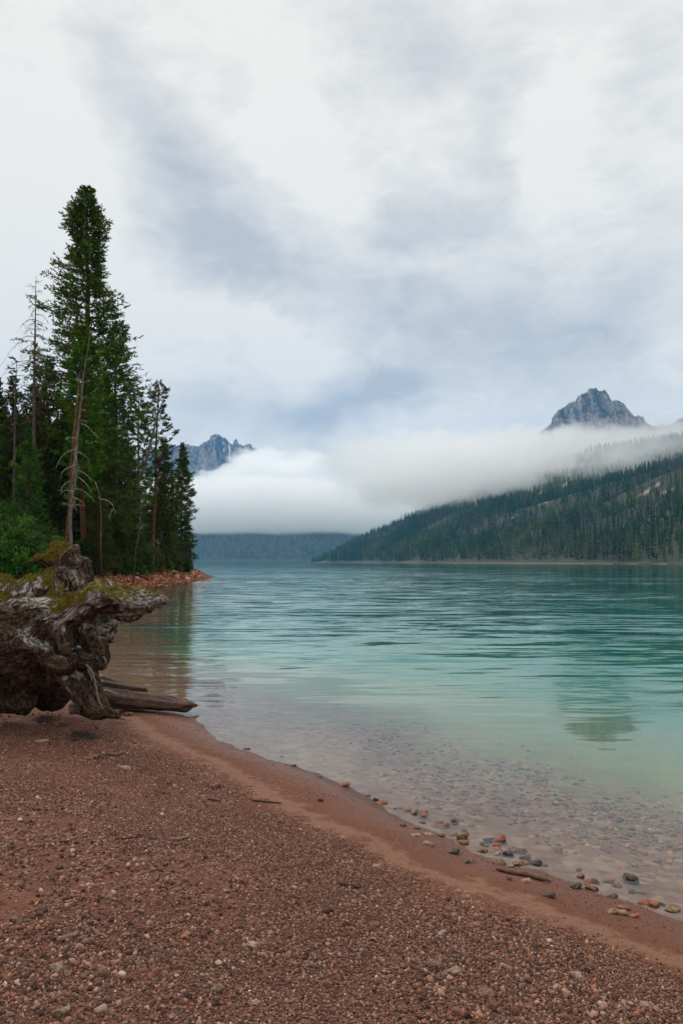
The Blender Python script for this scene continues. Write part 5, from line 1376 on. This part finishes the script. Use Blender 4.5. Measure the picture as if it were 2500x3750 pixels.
# ---------------------------------------------------------------- sticks
msk, t = material('stick_bark'); P = t.pos(); n_ = t.noise(P, 40, 3, .6); surf(t, t.mix(n_, srgb(40, 28, 24), srgb(96, 62, 48)), .7)
msg, t = material('grey_stick'); P = t.pos(); n_ = t.noise(P, 40, 3, .6); surf(t, t.mix(n_, srgb(84, 66, 58), srgb(150, 118, 102)), .8)
def stick(label, pts, wpx, mat, seed, forks=1):
    w3 = []
    for (a, b) in pts:
        zz_ = 0
        for _ in range(4): p = place(a, b, z=zz_); zz_ = max(gz(p[0], p[1]), -.01)
        w3.append(np.array((p[0], p[1], zz_ + wpx * .45 * p[1] / F_PX)))
    w3 = np.array(w3); r = wpx * .5 * w3[0][1] / F_PX; c0 = w3.mean(0)
    tt = np.linspace(0, len(w3) - 1, 14); Pp = np.stack([np.interp(tt, np.arange(len(w3)), w3[:, j]) for j in range(3)], 1) - c0
    rng = np.random.RandomState(seed); Pp += rng.normal(0, r * .12, Pp.shape)
    A_ = Acc(); A_.tube(Pp, r * np.interp(np.linspace(0, 1, 14), [0, .1, .5, .9, 1], [.5, 1, .9, .8, .35]), 8, .18, seed)
    if forks: A_.tube([Pp[6], Pp[6] + (r * 3, r * 1.5, r * 1.0), Pp[6] + (r * 6, r * 4, r * .6)], [r * .5, r * .35, r * .15], 5)
    o = obj('stick', A_.mesh('stick'), mat); o.location = tuple(c0); return tag(o, label, 'stick')
stick('long knobby red brown stick on the damp sand near the stone cluster', [c5(672, 440), c5(730, 458), c5(790, 470), c5(840, 478), c5(935, 504)], 15, msk, 1, 0)
stick('second crooked piece crossing the end of the long red brown stick', [c5(800, 458), c5(850, 476), c5(900, 492)], 12, msk, 2, 0)
stick('short black stick in the middle of the gravel', [(1240, 3240), (1285, 3248), (1322, 3256)], 15, msk, 3, 0)
stick('thin dark curved twig on the upper gravel', [(390, 2766), (430, 2770), (460, 2758)], 7, msk, 4)
stick('thin dark twig on the gravel under the log', [(425, 3076), (470, 3072), (515, 3068), (570, 3076)], 8, msk, 5)
stick('grey brown stick in the left middle gravel', [(618, 3082), (660, 3078), (690, 3070)], 13, msg, 6, 0)
stick('pale flat splinter of wood in the lower left gravel', [(208, 3452), (250, 3440), (285, 3428)], 20, msg, 7, 0)
stick('short dark twig low on the left gravel', [(220, 3088), (255, 3086), (292, 3090)], 10, msk, 8)
stick('thin red twig in the lower left gravel', [(252, 3245), (250, 3265), (254, 3290)], 7, msk, 9, 0)
stick('thin twig on the gravel of the near middle', [(395, 3288), (430, 3300), (460, 3316)], 6, msk, 10, 0)
stick('dark chip of wood standing in the near gravel', [(1190, 3350), (1205, 3338), (1218, 3342)], 20, msk, 11, 0)
stick('slender twig on the gravel near the bottom edge', [(1600, 3660), (1680, 3655), (1740, 3648)], 8, msk, 12)
stick('small dark twig beside the grey brown stick', [(505, 3060), (540, 3068), (560, 3070)], 10, msk, 13, 0)
stick('dark splinter on the gravel right of the sandy patch', [(760, 2928), (790, 2934), (806, 2938)], 9, msk, 14, 0)
stick('thin dark twig lying on the gravel near the sand stripe', [(920, 2932), (965, 2938), (1030, 2944)], 8, msk, 15)

# ---------------------------------------------------------------- red stones on the bank of the point
rb = np.random.RandomState(55)
def bank_pts(n):
    s_ = rb.uniform(0, 1, n); seg = np.array([(-18, 38), (-15.4, 47.4), (-14.5, 51.6), (-15.0, 66.4), (-15.6, 80.2), (-17.8, 106.5)])
    cum = np.concatenate([[0], np.cumsum(np.linalg.norm(np.diff(seg, axis=0), axis=1))]); dd = s_ ** 1.25 * cum[-1]
    x = np.interp(dd, cum, seg[:, 0]); y = np.interp(dd, cum, seg[:, 1])
    inl = rb.uniform(-.5, 7.0, n)
    return np.column_stack([x - inl, y + rb.uniform(-1, 1, n)])
PALR = np.array([srgb(*c) for c in [(158, 98, 70), (184, 124, 94), (130, 78, 56), (204, 154, 124), (112, 70, 54), (174, 130, 106), (90, 62, 52)]])
BP = bank_pts(15000)
rub_ = obj('rubble', scatter('rubble', BP, .09 + .24 * rb.uniform(0, 1, len(BP)) ** 1.8, rb, sub=1, bury=.15, flat=(.6, .9), pal=PALR, pw=np.full(7, 1 / 7)), mst)
tag(rub_, 'rusty red broken stones heaped along the bank below the trees', 'rubble', kind='stuff')
RM = [stone_mat('rust_red_rock', (120, 70, 48), (178, 112, 80)), stone_mat('tan_rock', (176, 122, 92), (216, 168, 136)), stone_mat('dark_brown_rock', (78, 50, 40), (112, 76, 60))]
RLAB = ['rust red boulder among the stones of the bank', 'pale tan boulder among the stones of the bank', 'dark brown boulder among the stones of the bank']
rme = []
for k_ in range(3):
    l_ = []
    for j in range(3):
        V, T = rock_shape(2, 700 + j + 5 * k_, .5, 8); me = mesh_from('rock', V, None, T, smooth=False); me.materials.append(RM[k_]); l_.append(me)
    rme.append(l_)
BQ = bank_pts(210); dq = shore_d(np.column_stack([BQ, 0 * BQ[:, 0]])); BQ = BQ[(dq > -.2) & (dq < 5.5)][:170]
tipk = [place(a, b, z=.15) for a, b in ((748, 2105), (735, 2100), (722, 2096), (760, 2110), (712, 2092))]
for i, (x, y) in enumerate([tuple(p[:2]) for p in tipk] + [tuple(p) for p in BQ]):
    k_ = 2 if i < 5 else int(rb.choice(3, p=[.55, .28, .17])); s_ = float(rb.uniform(.18, .38))
    o = obj('rock', rme[k_][i % 3]); o.location = (x, y, gz(x, y) + s_ * .22); o.scale = (s_ * rb.uniform(.8, 1.2), s_ * .9, s_ * .7); o.rotation_euler = (0, 0, float(rb.uniform(0, 6.28)))
    if i < 5: tag(o, 'dark boulder at the outermost tip of the stony point', 'boulder', 'dark boulders at the tip of the point')
    else: tag(o, RLAB[k_], 'boulder', ['rust red boulders on the bank', 'tan boulders on the bank', 'dark brown boulders on the bank'][k_])
# ================================================================ low cloud and haze
def fog_bank(name, label, c, r, dens, power=2.6, nscale=1.0, namp=0.9, soft=0.5, seed=0.0, color=(1.0, 1.0, 1.0), steps=0.7):
    """a bank of real mist: density filling an uneven ellipsoid"""
    m_, t = material(name); m_.cycles.volume_step_rate = steps if hasattr(m_, 'cycles') else 1
    oc = t.node('ShaderNodeTexCoord').outputs['Object']
    q = t.v('MULTIPLY', oc, (1 / r[0], 1 / r[1], 1 / r[2]))
    wc = t.v('ADD', t.v('MULTIPLY', oc, (1, 1, 1.25)), (seed * 977.0, seed * 131.0, 0))
    big = t.noise(wc, 0.0042 * nscale, 6, 0.62, 0.5)
    ax = [t.m('POWER', t.m('ABSOLUTE', k), power) for k in t.xyz(q)]
    e_ = t.m('ADD', ax[0], t.m('ADD', ax[1], ax[2]))
    f = t.m('ADD', t.m('SUBTRACT', 0.62, e_), t.m('MULTIPLY', t.m('SUBTRACT', big, 0.5), 2.0 * namp))
    f = t.ss(f, 0.0, soft)
    pv = t.node('ShaderNodeVolumePrincipled', {'Color': color, 'Density': t.m('MULTIPLY', f, dens), 'Anisotropy': 0.55})
    t.l.new(pv.outputs[0], t.out.inputs['Volume'])
    A = Acc(); x, y, z = r
    A.add([(-x, -y, -z), (x, -y, -z), (x, y, -z), (-x, y, -z), (-x, -y, z), (x, -y, z), (x, y, z), (-x, y, z)],
          [(0, 3, 2, 1), (4, 5, 6, 7), (0, 1, 5, 4), (1, 2, 6, 5), (2, 3, 7, 6), (3, 0, 4, 7)])
    o = obj('mist', A.mesh('mist', False), m_, loc=tuple(float(k) for k in c))
    return tag(o, label, 'mist', kind='stuff')
def bank(px, py, D, hw, hh, hd): 
    c = place(px, py, D=D); k = D / F_PX
    return c, (hw * k, hd, hh * k)
for (nm, lab, px, py, D, hw, hh, hd, dens, kw) in [
    ('mist_main', 'thick white mist bank lying flat over the far end of the lake', 1120, 1855, 3400, 900, 116, 430, .012, dict(power=4, namp=.45, soft=.5, seed=1)),
    ('mist_left', 'billowing white mist hiding the foot of the distant grey mountain', 1010, 1785, 3800, 330, 165, 380, .012, dict(power=2.4, namp=1.0, soft=.25, seed=2, nscale=1.5)),
    ('mist_veil', 'pale upper veil of mist rising behind the main mist bank', 1350, 1700, 4300, 620, 190, 420, .0035, dict(power=2.4, namp=.8, soft=1.2, seed=5, nscale=1.2)),
    ('mist_mid', 'thick pale mist pouring across the shoulder of the wooded slope', 1680, 1735, 2250, 540, 155, 380, .010, dict(power=2.8, namp=1.7, soft=.35, seed=3, nscale=2.8)),
    ('mist_crest', 'bright rolling mist under the foot of the rocky peak', 2060, 1655, 2600, 430, 88, 350, .010, dict(power=2.6, namp=1.5, soft=.35, seed=6, nscale=3.2)),
    ('mist_edge', 'pale mist closing over the ridge beyond the upper trees, right of the rocky peak', 2520, 1580, 3350, 240, 60, 250, .007, dict(power=2.6, namp=.7, soft=.6, seed=8, nscale=2.0)),
    ('mist_right', 'thin wisps of mist trailing over the upper trees below the rocky peak', 2320, 1660, 1750, 470, 120, 280, .0045, dict(power=2.4, namp=2.2, soft=.6, seed=4, nscale=4.0))]:
    c, r = bank(px, py, D, hw, hh, hd); fog_bank(nm, lab, c, r, dens, **kw)

mhz, t = material('haze_air')
pv = t.node('ShaderNodeVolumePrincipled', {'Color': (0.19, 0.55, 1.0), 'Density': 0.00007, 'Anisotropy': 0.0})
t.l.new(pv.outputs[0], t.out.inputs['Volume'])
A = Acc(); x0, x1, y0, y1, z0, z1 = -5200, 5200, -900, 7600, -62, 1400
A.add([(x0, y0, z0), (x1, y0, z0), (x1, y1, z0), (x0, y1, z0), (x0, y0, z1), (x1, y0, z1), (x1, y1, z1), (x0, y1, z1)],
      [(0, 3, 2, 1), (4, 5, 6, 7), (0, 1, 5, 4), (1, 2, 6, 5), (2, 3, 7, 6), (3, 0, 4, 7)])
haze = tag(obj('haze', A.mesh('haze', False), mhz), kind='stuff')
